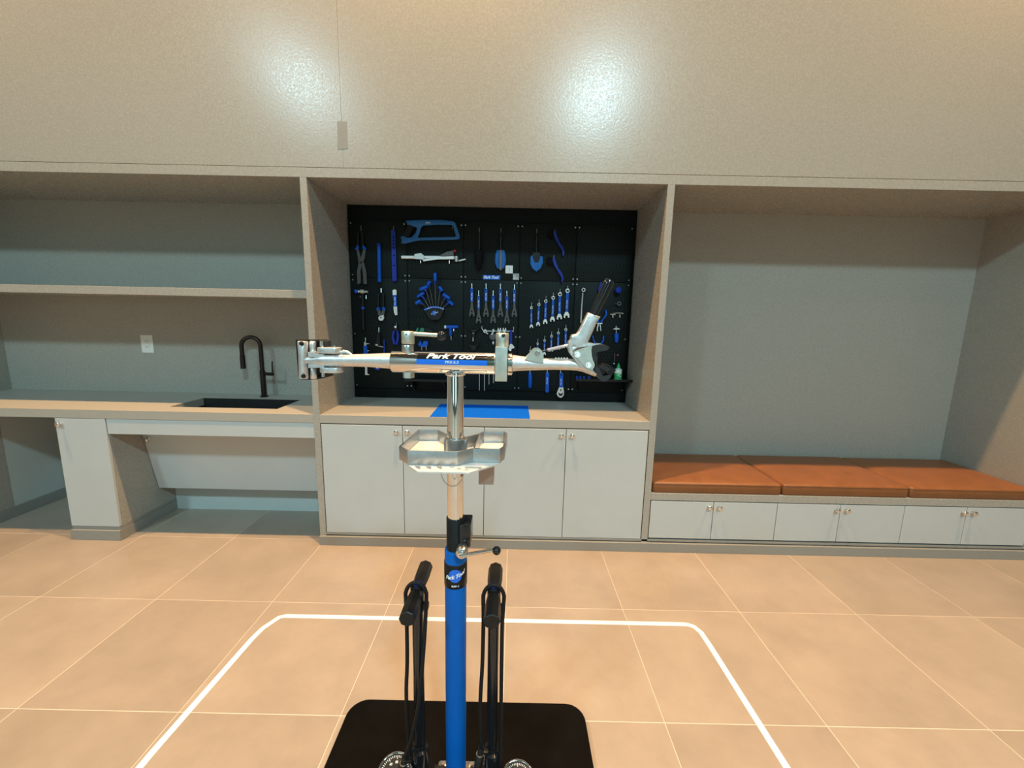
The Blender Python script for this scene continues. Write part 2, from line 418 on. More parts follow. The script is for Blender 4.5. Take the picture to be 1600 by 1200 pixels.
# left bay: shelf, worktop with sink
tag(MB().box(NX0, XL1, .105, BACK, 1.571, 1.6185, .0012, 1).build('wall_shelf', 'laminate'), 'long grey laminate shelf in the niche above the sink counter', 'shelf')
wt = thing('sink_counter', 'long grey laminate counter with sink cutout and front apron', 'counter', (-2.5, .3, .864))
SX0, SX1, SY0, SY1 = -2.222, -1.522, .132, .432
plate_xy([(NX0, 0), (XL1, 0), (XL1, BACK), (NX0, BACK)], [[(SX0, SY0), (SX1, SY0), (SX1, SY1), (SX0, SY1)]], .811, .864).build('worktop', 'laminate_top', wt, 20)
MB().box(-2.517, XL1, .004, .022, .712, .809, .001, 1).build('apron', 'door_paint', wt)
MB().box(-2.517, XL1, .008, .026, .809, .811).build('shadow_joint', 'shadow_gap', wt, 0)
sk = thing('sink', 'black rectangular undermount sink basin in the grey counter', 'sink', ((SX0 + SX1) / 2, .28, .70))
t_ = .006
b = MB(); b.box(SX0 - t_, SX1 + t_, SY0 - t_, SY1 + t_, .722, .728)
for x0, x1, y0, y1 in ((SX0 - t_, SX0, SY0 - t_, SY1 + t_), (SX1, SX1 + t_, SY0 - t_, SY1 + t_), (SX0, SX1, SY0 - t_, SY0), (SX0, SX1, SY1, SY1 + t_)): b.box(x0, x1, y0, y1, .728, .8108)
b.box(SX0, SX1, SY1 - .004, SY1, .728, .8625).box(SX0, SX1, SY0, SY0 + .004, .728, .8625).box(SX1 - .004, SX1, SY0, SY1, .728, .8625)
b.build('basin', 'sink_black', sk, 0)
MB().torus((-1.87, .30, .730), .04, .004, 'Z').cyl((-1.87, .30, .7285), (-1.87, .30, .731), .036).build('drain', 'steel', sk)
# faucet
FX, FY = -1.835, .515
fa = thing('faucet', 'dark bronze gooseneck faucet behind the sink', 'faucet', (FX, FY, .864))
MB().cyl((FX, FY, .864), (FX, FY, .872), .027, n=24).cyl((FX, FY, .872), (FX, FY, 1.06), .0185, n=24, bev=.003).build('body', 'bronze', fa)
dx, dy = -.115, -.035
pts = [(FX, FY, 1.05), (FX, FY, 1.12), (FX, FY, 1.20)]; arc = []
for k in range(1, 16):
    t = PI * k / 15; arc.append((FX + dx / 2 * (1 - math.cos(t)), FY + dy / 2 * (1 - math.cos(t)), 1.24 + .062 * math.sin(t)))
pts += [(FX, FY, 1.24)] + arc + [(FX + dx, FY + dy, 1.17)]
MB().tube(pts, .0145, 14).build('spout', 'bronze', fa)
MB().cyl((FX + dx, FY + dy, 1.175), (FX + dx, FY + dy, 1.075), .0165, .018, 16, .002).build('spray_head', 'bronze', fa)
h = MB().cyl((FX + .01, FY, 1.035), (FX + .085, FY - .01, 1.035), .012, n=14, bev=.002).build('handle_stem', 'bronze', fa)
MB().cyl((FX + .078, FY - .009, 1.03), (FX + .082, FY - .009, 1.13), .0055, .0045, 10).build('lever', 'bronze', h)
# outlet
ol = thing('wall_outlet', 'white duplex power outlet on the wall above the counter', 'outlet', (-2.74, BACK, 1.23))
ox, oz = -2.739, 1.229
MB().box(ox - .045, ox + .045, BACK - .006, BACK, oz - .066, oz + .066, .003).build('cover_plate', 'white_plastic', ol)
MB().box(ox - .018, ox + .018, BACK - .0085, BACK - .006, oz - .036, oz + .036, .001).build('receptacle', 'white_plastic', ol)
for s in (-1, 1):
    MB().box(ox - .009, ox - .006, BACK - .009, BACK - .0085, oz + s * .018 - .005, oz + s * .018 + .005).box(ox + .006, ox + .009, BACK - .009, BACK - .0085, oz + s * .018 - .005, oz + s * .018 + .005)\
        .cyl((ox, BACK - .009, oz + s * .018 - .011), (ox, BACK - .0085, oz + s * .018 - .011), .0028, n=8).build('slots', 'shadow_gap', ol, 0)

# narrow pedestal cabinet carrying the counter
pc = thing('pedestal_cabinet', 'narrow grey pedestal cabinet under the sink counter', 'cabinet', (-2.68, .2, 0))
MB().box(-2.835, -2.521, .020, .455, .088, .811, .0008, 1).build('body', 'laminate', pc)
door(-2.835, -2.521, .092, .808, pc, -2.797, .774)
MB().box(-2.838, -2.518, -.010, .458, 0, .068, .0012, 1).build('plinth', 'laminate_dark', pc)
MB().box(-2.833, -2.523, .004, .45, .068, .088, .0008, 1).build('plinth_rail', 'laminate_dark', pc)
# pedestal at the far left
p2 = thing('end_cabinet', 'grey and white panelled cabinet end under the counter at far left', 'cabinet', (-3.68, .2, 0))
MB().box(NX0, -3.541, .02, .279, .075, .811, .0008, 1).build('body', 'laminate', p2)
MB().box(NX0, -3.545, .279, BACK, .075, .811).build('white_side_panel', 'white_board', p2, 0)
MB().box(NX0, -3.536, .01, BACK, 0, .075, .0012, 1).build('plinth', 'laminate_dark', p2)
d = MB().box(NX0, -3.543, 0, .019, .092, .808, .0012, 1).build('door', 'door_paint', p2); knob(-3.58, .774, 0, d)
# sloping cover over the pipes
cv = thing('pipe_cover', 'sloping grey panel covering the pipes below the sink', 'panel', (-1.87, .3, .225))
yt_ = lambda z: .235 + (.632 - z) * .189
MB().add([(x, yt_(z) + dyy, z) for x in (-2.516, XL1 - .002) for z in (.225, .70) for dyy in (0, .018)],
         [(0, 1, 3, 2), (4, 6, 7, 5), (0, 4, 5, 1), (2, 3, 7, 6), (0, 2, 6, 4), (1, 5, 7, 3)]).build('sloping_panel', 'door_paint', cv, 0)
kx = at(233, 685, Y=.243); knob(kx.x + .0, kx.z, yt_(kx.z), cv, nrm=(0, -1, -.19))

# middle bay: counter, two cabinets of two doors
tag(MB().box(XL2, XR1, .0, BACK, .811, .864, .001, 1).build('tool_counter', 'laminate_top'), 'grey laminate counter below the tool pegboard', 'counter')
DX = [-1.183, -.677, -.168, .339, .848]
for k, s in ((0, 'beside the sink counter'), (2, 'beside the bench')):
    c_ = thing('base_cabinet', 'grey two-door cabinet below the tool counter, %s' % s, 'cabinet', ((DX[k] + DX[k + 2]) / 2, .2, .083), 'cabinets below the tool counter')
    MB().box(DX[k] if k else XL2, DX[k + 2] if k == 0 else XR1, .022, .56, .083, .811).build('body', 'shadow_gap', c_, 0)
    door(DX[k], DX[k + 1], .085, .804, c_, DX[k + 1] - .033, .769)
    door(DX[k + 1], DX[k + 2], .085, .804, c_, DX[k + 1] + .034, .769)
mt = MB().box(-.508, .112, .004, .375, .8642, .8672, .001, 1).build('counter_mat', 'mat_blue')
tag(mt, 'flat bright blue work mat lying on the tool counter', 'mat')

# right bay: bench with three low cabinets and three cushions
tag(MB().box(XR2, NX1, .0, BACK, .352, .400, .001, 1).build('bench', 'laminate'), 'long grey laminate bench seat board under the cushions', 'bench')
BX = [.896, 1.297, 1.703, 2.105, 2.512, 2.908, 3.318]
for k, s in ((0, 'next to the tall cabinets'), (2, 'in the middle of the bench'), (4, 'at the far right end')):
    c_ = thing('bench_cabinet', 'low grey two-door bench cabinet %s' % s, 'cabinet', (BX[k + 1], .2, .083), 'low cabinets in the bench')
    MB().box(BX[k], BX[k + 2], .022, .56, .083, .352).build('body', 'shadow_gap', c_, 0)
    door(BX[k], BX[k + 1], .094, .346, c_, BX[k + 1] - .031, .317)
    door(BX[k + 1], BX[k + 2], .094, .346, c_, BX[k + 1] + .031, .317)
def cushion(x0, x1, label, dz):
    nx, ny = 26, 18; y0, y1 = .004, .585; z0, z1 = .4005, .472 + dz; e = .022
    def prm(k, n): return -1 + 2 * k / n
    bm = bmesh.new(); bmesh.ops.create_cube(bm, size=2)
    bmesh.ops.bevel(bm, geom=bm.edges[:], offset=.001, segments=1, affect='EDGES'); bm.free()
    mb = MB(); V = []; Fc = []
    cx, cy, hx, hy = (x0 + x1) / 2, (y0 + y1) / 2, (x1 - x0) / 2, (y1 - y0) / 2
    def row(s, zf, inset): # closed loop around the cushion
        out = []
        for (px, py) in rrect(cx - hx + inset, cx + hx - inset, cy - hy + inset, cy + hy - inset, .02, 4): out.append((px, py, zf))
        return out
    prof = [(z0, .006), (z0 + .008, 0.0), (z1 - e * .9, 0), (z1 - e * .45, e * .10), (z1 - e * .15, e * .38), (z1, e), (z1 + .004, e * 2.4), (z1 + .007, e * 4.5), (z1 + .009, e * 8)]
    rings = []
    for zf, ins in prof:
        r = row(0, zf, ins); rings.append([mb.bm.verts.new(p) for p in r])
    m = len(rings[0])
    for a in range(len(rings) - 1):
        for j in range(m): mb.bm.faces.new((rings[a][j], rings[a][(j + 1) % m], rings[a + 1][(j + 1) % m], rings[a + 1][j]))
    mb.bm.faces.new(rings[0][::-1]); mb.bm.faces.new(rings[-1])
    t = thing('bench_cushion', label, 'cushion', (cx, cy, z0), 'tan leather bench cushions')
    mb.build('pad', 'leather', t, 60)
    MB().tube([(p[0], p[1], z1 - .012) for p in rrect(x0 + .0008, x1 - .0008, y0 + .0008, y1 - .0008, .02, 4)], .0022, 6).build('piping', 'leather', t, 60)
cushion(.903, 1.722, 'tan leather bench cushion beside the cabinet divider', 0)
cushion(1.727, 2.528, 'tan leather bench cushion in the middle of the bench', .002)
cushion(2.533, 3.324, 'tan leather bench cushion at the far right', -.001)

# ================================================================== TOOL BOARD
YB = .552      # front face of the perforated panels
pb = thing('pegboard', 'black perforated metal tool board at the back of the middle niche', 'pegboard', (-.17, .58, .87))
MB().box(XL2 + .002, XR1 - .002, .572, BACK - .001, .8645, ZS - .002).build('backing', 'board_black', pb, 0)
PX = [-1.172, -.768, -.367, .031, .431, .828]; PZ = [.942, 1.741, 2.130]
for i in range(5):
    for j in range(2):
        x0, x1, z0, z1 = PX[i] + .0015, PX[i + 1] - .0015, PZ[j] + .0015, PZ[j + 1] - .0015
        me = MB().box(-(x1 - x0) / 2, (x1 - x0) / 2, -.010, .010, -(z1 - z0) / 2, (z1 - z0) / 2, .0025, 2).mesh('panel', 30)
        o = link('panel', me, 'peg_metal', pb); o.location = ((x0 + x1) / 2, YB + .010, (z0 + z1) / 2)
scr = MB().cyl((0, 0, 0), (0, -.003, 0), .0055, .004, 10).mesh('screw')
for x in PX:
    for z, dz in ((.942, .02), (1.34, 0), (1.741, .018), (1.741, -.018), (2.13, -.02)):
        for s in (-1, 1):
            if (x == PX[0] and s < 0) or (x == PX[-1] and s > 0): continue
            o = link('screw', scr, 'steel', pb); o.location = (x + s * .014, YB, z + dz)

BY = .536      # plane the tools hang in
def B(u, v, y=BY): p = at(u, v, Y=y); return (p.x, p.z)
def B3(u, v, y=BY): p = at(u, v, Y=y); return (p.x, y, p.z)
PXM = (Vector(B3(801, 500)) - Vector(B3(800, 500))).length     # metres per pixel on the board
def hook(u0, v0, u1, v1, r=.0024): return MB().tube([B3(u0, v0, YB), B3(u0, v0, YB - .02), B3(u1, v1, YB - .026)], r, 6).build('hook', 'steel', pb)
def Z(ox, oy, s, pts): return [B(ox + a * s, oy + b * s) for a, b in pts]      # board outline from measured crop coordinates
def pl(name, pts, y0, y1, m, parent, label=None): return MB().prism(pts, y0, y1).build(name, m, parent, 30, label)
def rod(name, pts, r, m, parent, n=8, label=None): return MB().tube(pts, r, n).build(name, m, parent, 50, label)
def tool(name, label, cat, u, v, group=None): return thing(name, label, cat, B3(u, v), group)
def mark(word, u, v, wd, y, parent, rot=-90, m='white_print', shear=.2, bold=.02, ht=None):
    bm = text_bm(word, wd, ht, shear, bold)
    M = Matrix.Translation(B3(u, v, y)) @ FACE_XZ @ Matrix.Rotation(math.radians(rot), 4, 'Z')
    return MB().merge(bm, M).build('lettering', m, parent, 0)

# -- large crossing pliers, top left (crop origin 540,330, 0.1 px)
t = tool('chain_pliers', 'large grey pliers with black and blue grips hanging at the upper left', 'pliers', 564, 400)
q = lambda pts: Z(540, 330, .1, pts)
hook(564, 353, 564.5, 361)
pl('handle', q([(190, 335), (212, 332), (212, 545), (186, 545)]), .526, .542, 'black_plastic', t)
pl('handle', q([(250, 335), (275, 335), (292, 545), (268, 545)]), .526, .542, 'black_plastic', t)
pl('guard', q([(180, 540), (212, 545), (208, 600), (160, 600), (160, 580), (180, 570)]), .522, .545, 'tool_blue', t)
pl('guard', q([(268, 545), (300, 545), (325, 580), (325, 600), (280, 600)]), .522, .545, 'tool_blue', t)
pl('jaw', q([(175, 598), (208, 598), (240, 730), (290, 800), (330, 960), (335, 1140), (285, 1140), (280, 1020), (262, 860), (210, 800), (200, 740)]), .528, .540, 'tool_grey', t)
pl('jaw', q([(280, 598), (315, 600), (300, 730), (260, 830), (235, 940), (238, 1130), (190, 1140), (180, 960), (205, 830), (215, 770), (250, 700)]), .531, .545, 'tool_grey', t)
MB().cyl(B3(564, 410, .53), B3(564, 410, .523), .009, n=12).build('pivot', 'black_plastic', t)
# -- blue round bar and drilled blue bar
t = tool('blue_bar', 'round bright blue bar hanging beside the large pliers', 'tool', 592, 410)
MB().cyl(B3(592, 382), B3(593, 441), .0135, n=14, bev=.003).build('bar', 'tool_blue', t)
MB().box(B(589.5, 381)[0], B(595.5, 381)[0], .52, .545, B(592, 384)[1], B(592, 380.5)[1], .002).build('end_cap', 'tool_navy', t)
hook(615, 354, 615, 360)
t = tool('drilled_bar', 'long flat navy blue bar with a column of holes', 'tool', 616, 400)
o_ = q([(712, 310), (725, 298), (768, 298), (780, 312), (802, 1080), (790, 1095), (745, 1095), (733, 1080)])
plate_xz(o_, [circle(*B(540 + x / 10, 330 + y / 10), .006, 8) for x, y in ((753, 400), (755, 460), (757, 515), (758, 575), (762, 690), (764, 850))], .529, .539).build('bar', 'tool_navy', t, 30)
# -- hacksaw (crop origin 540,320, 0.15 px)
q = lambda pts: Z(540, 320, .15, pts)
t = tool('hacksaw', 'blue framed hacksaw hanging at the top of the board', 'hacksaw', 672, 362)
outer = q([(635, 172), (800, 165), (1000, 165), (1120, 178), (1140, 190), (1165, 255), (1190, 335), (1185, 355), (1150, 362), (760, 370), (650, 395), (620, 405), (585, 400), (590, 372), (580, 340), (610, 330), (640, 348), (690, 345), (735, 300), (755, 240), (700, 222), (655, 205)])
inner = q([(810, 215), (960, 205), (1105, 208), (1125, 225), (1155, 325), (1140, 340), (750, 348), (770, 300), (785, 240)])
plate_xz(outer, [inner], .524, .542, .002).build('frame', 'saw_blue', t, 40)
MB().prism(q([(645, 348), (675, 350), (755, 345), (1160, 337), (1160, 343), (700, 356)]), .531, .534).build('blade', 'tool_steel', t, 0)
pl('grip', q([(660, 215), (715, 232), (660, 340), (610, 326)]), .520, .544, 'black_rubber', t)
hook(651, 353.5, 651, 357.5); hook(706.5, 354, 707, 359)
mark('SAW', 669, 348, .035, .5225, t, 0).data.materials[0] = MATS['white_print']
# -- silver gauge (hanger gauge)
t = tool('alignment_gauge', 'long silver alignment gauge hanging below the hacksaw', 'gauge', 675, 402)
rod('bar', [B3(627.5, 402), B3(710, 402.5)], .0115, 'bright_tool', t, 12)
pl('clamp', q([(725, 520), (790, 508), (820, 530), (820, 575), (725, 568)]), .512, .545, 'tool_steel', t)
pl('arm', q([(810, 575), (1000, 545), (1130, 540), (1130, 570), (960, 572), (815, 592)]), .514, .530, 'bright_tool', t)
pl('pointer_arm', q([(985, 530), (1060, 492), (1125, 480), (1130, 540), (1050, 545)]), .518, .528, 'tool_grey', t)
MB().ball(B3(710.3, 392), .011, 10).build('red_knob', 'red_plastic', t)
rod('post', [B3(713, 400.5), B3(713.5, 409)], .0125, 'tool_steel', t, 12)
rod('pointer', [B3(717, 407.5), B3(727.5, 405)], .005, 'bright_tool', t, 8)
hook(657, 405, 657.3, 411); hook(702, 406, 702, 412)
# -- hammer (crop origin 540,440, 0.1 px)
q = lambda pts: Z(540, 440, .1, pts)
t = tool('hammer', 'small hammer with one blue face and dark handle', 'hammer', 566, 480)
MB().tube([B3(560, 455.3), B3(562, 455.3), B3(563.5, 455.5), B3(568, 455.5), B3(569.5, 455.8), B3(574.8, 456)], [.011, .009, .015, .015, .009, .010], 14).build('head', 'tool_steel', t)
MB().cyl(B3(554.5, 455.2), B3(559.5, 455.3), .0155, .013, 14, .003).build('soft_face', 'tool_blue', t)
rod('handle', [B3(566.2, 459), B3(567, 479), B3(567.4, 500), B3(568, 516)], [.010, .0115, .0105, .0115], 'black_plastic', t, 12)
MB().cyl(B3(567, 479.7), B3(567.1, 483), .0135, n=12).build('blue_ring', 'tool_blue', t)
hook(562.5, 462, 563, 465); hook(572, 462, 572, 467)
# -- cable cutter
t = tool('cable_cutter', 'silver-jawed cable cutters with black and blue grips', 'cutters', 596, 480)
hook(595.5, 451, 595.5, 457)
for s in (((500, 185), (538, 188), (540, 220), (525, 225), (530, 395), (508, 400), (510, 225)), ((575, 188), (608, 190), (610, 225), (602, 230), (608, 400), (582, 400), (585, 230))):
    pl('handle', q(s), .526, .543, 'black_plastic', t)
pl('guard', q([(505, 400), (535, 402), (540, 440), (485, 448), (487, 430)]), .522, .545, 'tool_blue', t)
pl('guard', q([(582, 402), (612, 400), (632, 440), (620, 448), (580, 440)]), .522, .545, 'tool_blue', t)
pl('jaw_body', q([(500, 448), (545, 440), (555, 490), (580, 445), (620, 448), (605, 520), (560, 540), (515, 525)]), .527, .543, 'tool_grey', t)
plate_xz(q([(520, 560), (540, 535), (575, 530), (600, 518), (607, 570), (590, 605), (560, 610), (530, 600)]), [circle(*B(596, 496.3), .006, 8)], .522, .535).build('blades', 'bright_tool', t, 30)
# -- white and blue handle tool
t = tool('chain_gauge', 'slim white and blue chain gauge beside the cable cutters', 'gauge', 617, 470)
pl('upper', q([(738, 135), (775, 122), (797, 140), (798, 210), (740, 215)]), .529, .541, 'bright_tool', t)
pl('grip', q([(740, 212), (798, 210), (805, 390), (752, 392), (755, 300)]), .527, .543, 'tool_blue', t)
plate_xz(q([(750, 390), (806, 390), (810, 520), (780, 525), (760, 480)]), [q([(780, 410), (786, 410), (795, 500), (789, 500)])], .530, .540).build('lower', 'bright_tool', t, 30)
mark('Park Tool', 617.3, 471, .06, .5265, t)
# -- navy pliers hanging by the pivot
t = tool('snap_ring_pliers', 'navy-handled pliers hung with handles down, silver pivot', 'pliers', 619, 525)
hook(619.6, 505, 619, 510)
MB().cyl(B3(617.8, 510.8, .53), B3(617.8, 510.8, .522), .008, n=12).build('pivot', 'bright_tool', t)
pl('nose', q([(765, 700), (800, 650), (810, 690), (820, 770), (760, 760)]), .528, .542, 'black_plastic', t)
pl('handle', q([(755, 760), (778, 765), (760, 860), (785, 960), (775, 985), (755, 980), (730, 880), (735, 810)]), .522, .544, 'tool_navy', t)
pl('handle', q([(800, 765), (822, 765), (840, 820), (838, 900), (815, 985), (795, 985), (790, 960), (812, 860)]), .522, .544, 'tool_navy', t)
# -- chain tool and slim blue lever behind the arm
t = tool('chain_tool', 'black chain tool with a small silver screw', 'tool', 590, 530)
hook(592, 512, 592, 519)
pl('body', q([(510, 790), (540, 790), (545, 960), (560, 1000), (450, 1010), (440, 985), (480, 960)]), .524, .544, 'black_plastic', t)
MB().cyl(B3(587, 539, .524), B3(590.5, 539, .524), .006, n=10).build('screw', 'bright_tool', t)
rod('spindle', [B3(590, 540.5), B3(599, 542.3)], .004, 'tool_steel', t)
t = tool('blue_lever', 'slim blue lever hanging beside the black chain tool', 'tool', 600, 542)
pl('lever', q([(598, 905), (612, 905), (618, 1050), (605, 1200), (588, 1200), (596, 1050)]), .530, .540, 'tool_navy', t)
# -- caliper
t = tool('caliper', 'blue and silver caliper hanging behind the left clamp arm', 'caliper', 571, 555)
hook(571, 528, 571, 535)
pl('beam', q([(290, 950), (325, 950), (345, 1420), (350, 1455), (325, 1455), (312, 1250)]), .530, .538, 'tool_steel', t)
pl('slide', q([(288, 1000), (338, 1000), (350, 1140), (290, 1140)]), .524, .542, 'tool_blue', t)
pl('upper_jaw', q([(320, 960), (372, 965), (372, 975), (325, 978)]), .530, .538, 'tool_steel', t)
pl('depth_jaw', q([(335, 1070), (372, 1075), (368, 1085), (340, 1090)]), .530, .538, 'tool_steel', t)
pl('lower_jaw', q([(310, 1260), (330, 1260), (330, 1440), (372, 1448), (370, 1458), (310, 1455)]), .529, .537, 'bright_tool', t)
# -- round blue tool
t = tool('spoke_gauge', 'small round navy dial tool just below the left clamp arm', 'gauge', 590, 575)
MB().cyl(B3(590, 574.5, .545), B3(590, 574.5, .525), .021, n=20, bev=.003).build('dial', 'tool_navy', t)
MB().cyl(B3(589.5, 573.5, .525), B3(589.5, 573.5, .523), .010, n=14).build('face', 'bright_tool', t)
# -- hex wrench fan holder (crop origin 620,420, 0.1 px)
q = lambda pts: Z(620, 420, .1, pts)
hh = tool('hex_wrench_holder', 'black fan-shaped holder with a curved blue label', 'tool holder', 680, 492)
pl('holder', q([(445, 640), (520, 600), (600, 590), (680, 605), (740, 655), (690, 770), (660, 795), (545, 795), (510, 760)]), .512, .548, 'black_plastic', hh)
cen = (600, 900)
arc_o = [(cen[0] + 312 * math.cos(math.radians(a)), cen[1] - 312 * math.sin(math.radians(a))) for a in range(62, 123, 6)]
arc_i = [(cen[0] + 290 * math.cos(math.radians(a)), cen[1] - 290 * math.sin(math.radians(a))) for a in range(62, 123, 6)]
pl('size_label', q(arc_o + arc_i[::-1]), .510, .512, 'label_blue', hh)
for k, a in enumerate(range(66, 120, 7)):
    mark(('2', '2.5', '3', '4', '5', '6', '8', '10')[7 - k], 620 + (cen[0] + 301 * math.cos(math.radians(a))) / 10, 420 + (cen[1] - 301 * math.sin(math.radians(a))) / 10, None, .5095, hh, a - 90, ht=.008, shear=0)
MB().cyl(B3(679, 489, .512), B3(679, 489, .5105), .017, n=20).build('badge', 'label_blue', hh)
mark('Park Tool', 679, 489, .052, .5098, hh, 18)
HEX = [((300, 540), (365, 500), 410, 550, 'first from the left'), ((325, 440), (420, 375), 430, 470, 'second from the left'), ((365, 325), (470, 280), 460, 350, 'third from the left'), ((485, 255), (515, 200), 515, 290, 'fourth from the left'),
       ((600, 75), (598, 180), 598, 245, 'topmost and upright'), ((665, 285), (710, 345), 672, 375, 'third from the right'), ((730, 400), (820, 460), 735, 480, 'second from the right'), ((790, 480), (875, 560), 778, 560, 'first from the right')]
for k, (a, b_, kx_, kz_, s) in enumerate(HEX):
    yy = .534 if k % 2 else .506; A_, B_ = B3(620 + a[0] / 10, 420 + a[1] / 10, yy), B3(620 + b_[0] / 10, 420 + b_[1] / 10, yy)
    m_ = (Vector(A_) + Vector(B_)) / 2
    t = thing('hex_wrench', 'blue P-handled hex wrench, %s in the fan holder' % s, 'hex wrench', m_, 'P-handled hex wrenches in the fan holder')
    d_ = Vector(B_) - Vector(A_)
    MB().tube([Vector(A_) - d_ * .12, Vector(A_), Vector(A_) + d_ * .5, Vector(B_), Vector(B_) + d_ * .15], [.006, .0135, .012, .0135, .007], 12).build('handle', 'tool_blue', t, 60)
    k0 = B3(620 + kx_ / 10, 420 + kz_ / 10, yy); hole = B3(620 + (470 + k * 34) / 10, 420 + (620 - 25 * math.sin(PI * k / 7)) / 10, .530)
    MB().cyl(m_, k0, .009, .007, 10).build('neck', 'tool_navy', t)
    rod('shaft', [k0, hole, Vector(hole) + (Vector(hole) - Vector(k0)).normalized() * .02], .0032, 'tool_grey', t, 6)
# -- green holder, torque T handle, blue hooks
t = tool('spoke_wrench_holder', 'green and black spoke wrench holder behind the clamp knob', 'tool holder', 660, 515)
for s in ([(290, 985), (325, 920), (348, 925), (330, 985)], [(360, 985), (375, 925), (428, 925), (430, 985)]): pl('green_clip', q(s), .525, .546, 'green_holder', t)
pl('bar', q([(280, 975), (430, 930), (545, 945), (560, 990), (280, 1010)]), .540, .550, 'black_plastic', t)
t = tool('torque_driver', 'blue T-handled torque driver with white end cap', 'screwdriver', 705, 515)
MB().tube([B3(697, 511), B3(699, 511), B3(708, 510.6), B3(716, 510.6)], [.009, .013, .0125, .011], 12).build('grip', 'tool_blue', t)
MB().cyl(B3(694.3, 511), B3(697.5, 511), .0125, n=12, bev=.002).build('end_cap', 'bright_tool', t)
rod('stem', [B3(704, 511), B3(704, 522), B3(704, 525)], [.0125, .0115, .006], 'tool_blue', t, 12)
rod('bit', [B3(704.5, 524), B3(705, 531)], .0035, 'tool_steel', t)
hook(709, 514, 709, 518)
t = tool('blue_hook_tool', 'small blue double-jawed tool hanging below the clamp lever', 'tool', 661, 538)
pl('jaw', q([(335, 1180), (375, 1120), (390, 1160), (395, 1200), (370, 1215)]), .524, .544, 'tool_blue', t)
pl('jaw', q([(395, 1190), (425, 1130), (490, 1130), (485, 1200), (430, 1225), (400, 1210)]), .524, .544, 'tool_blue', t)
rod('prong', [B3(659, 541), B3(659, 547)], .002, 'tool_steel', t, 6); rod('prong', [B3(666, 541), B3(666, 547)], .002, 'tool_steel', t, 6)
# -- cone wrenches (crop origin 720,430, 1/12 px)
q = lambda pts: Z(720, 430, 1 / 12, pts)
ORD = ['first', 'second', 'third', 'fourth', 'fifth', 'sixth', 'seventh']
for k, (x, h0, h1, j) in enumerate(((208, 238, 498, 780), (335, 370, 635, 905), (473, 240, 498, 785), (606, 372, 640, 905), (742, 245, 510, 790), (864, 380, 645, 910), (1003, 255, 515, 790))):
    t = tool('cone_wrench', 'thin dark cone wrench with blue grip, %s from the left of seven' % ORD[k], 'wrench', 720 + x / 12, 430 + h1 / 12, 'blue-gripped cone wrenches in a row')
    hook(720 + x / 12, 430 + (h0 - 80) / 12, 720 + x / 12, 430 + (h0 + 15) / 12)
    plate_xz(q([(x - 26, h0 + 12), (x - 15, h0), (x + 15, h0), (x + 26, h0 + 12), (x + 27, h1), (x - 25, h1)]), [circle(*B(720 + x / 12, 430 + (h0 + 28) / 12), .005, 8)], .530, .540).build('grip', 'tool_blue', t, 30)
    L_ = j - h1
    plate_xz(q([(x - 16, h1), (x + 16, h1), (x + 22, h1 + L_ * .35), (x + 48, h1 + L_ * .72), (x + 52, h1 + L_ * .92), (x + 24, j), (x + 20, j - 50), (x - 20, j - 50), (x - 28, j), (x - 52, h1 + L_ * .92), (x - 46, h1 + L_ * .72), (x - 22, h1 + L_ * .35)]),
             [q([(x, h1 + L_ * .52), (x + 16, h1 + L_ * .66), (x + 12, h1 + L_ * .72), (x - 12, h1 + L_ * .72), (x - 16, h1 + L_ * .66)])], .533, .537).build('head', 'tool_grey', t, 30)
    mark('Park Tool', 720 + x / 12, 430 + (h0 + 165) / 12, .052, .5295, t)
# -- sign, white card, small sticker
sg = thing('brand_sign', 'small blue sign with white italic lettering on the board', 'sign', B3(768, 433), None)
MB().box(B(754.2, 433)[0], B(781.5, 433)[0], .546, YB - .0002, B(768, 436.6)[1], B(768, 429.8)[1], .0008, 1).build('plate', 'label_blue', sg)
mark('Park Tool', 767.6, 433.2, .108, .5455, sg, 0, shear=.3, bold=.03, ht=.020)
cd = thing('white_card', 'small white square card with a tiny dark figure on the board', 'card', B3(795.5, 420))
MB().box(B(789.8, 420)[0], B(801.3, 420)[0], .547, YB - .0002, B(795, 426.8)[1], B(795, 414.5)[1]).build('card', 'white_print', cd, 0)
MB().cyl(B3(795.6, 418, .5466), B3(795.6, 418, .547), .003, n=8).prism([B(795.1, 418.5), B(796.2, 418.5), B(796, 423.5), B(795.3, 423.5)], .5466, .547).build('figure', 'grey_print', cd, 0)
st = thing('grey_sticker', 'small dark grey sticker with white block letters on the board', 'sticker', B3(806, 431.5))
MB().box(B(801.3, 432)[0], B(811, 432)[0], .548, YB - .0002, B(806, 437.2)[1], B(806, 427)[1]).build('backing', 'grey_print', st, 0)
mark('LA', 804.2, 430.8, .017, .5476, st, 0, shear=0, bold=.03); mark('BYC', 806.3, 435, .036, .5476, st, 0, shear=0, bold=.03)
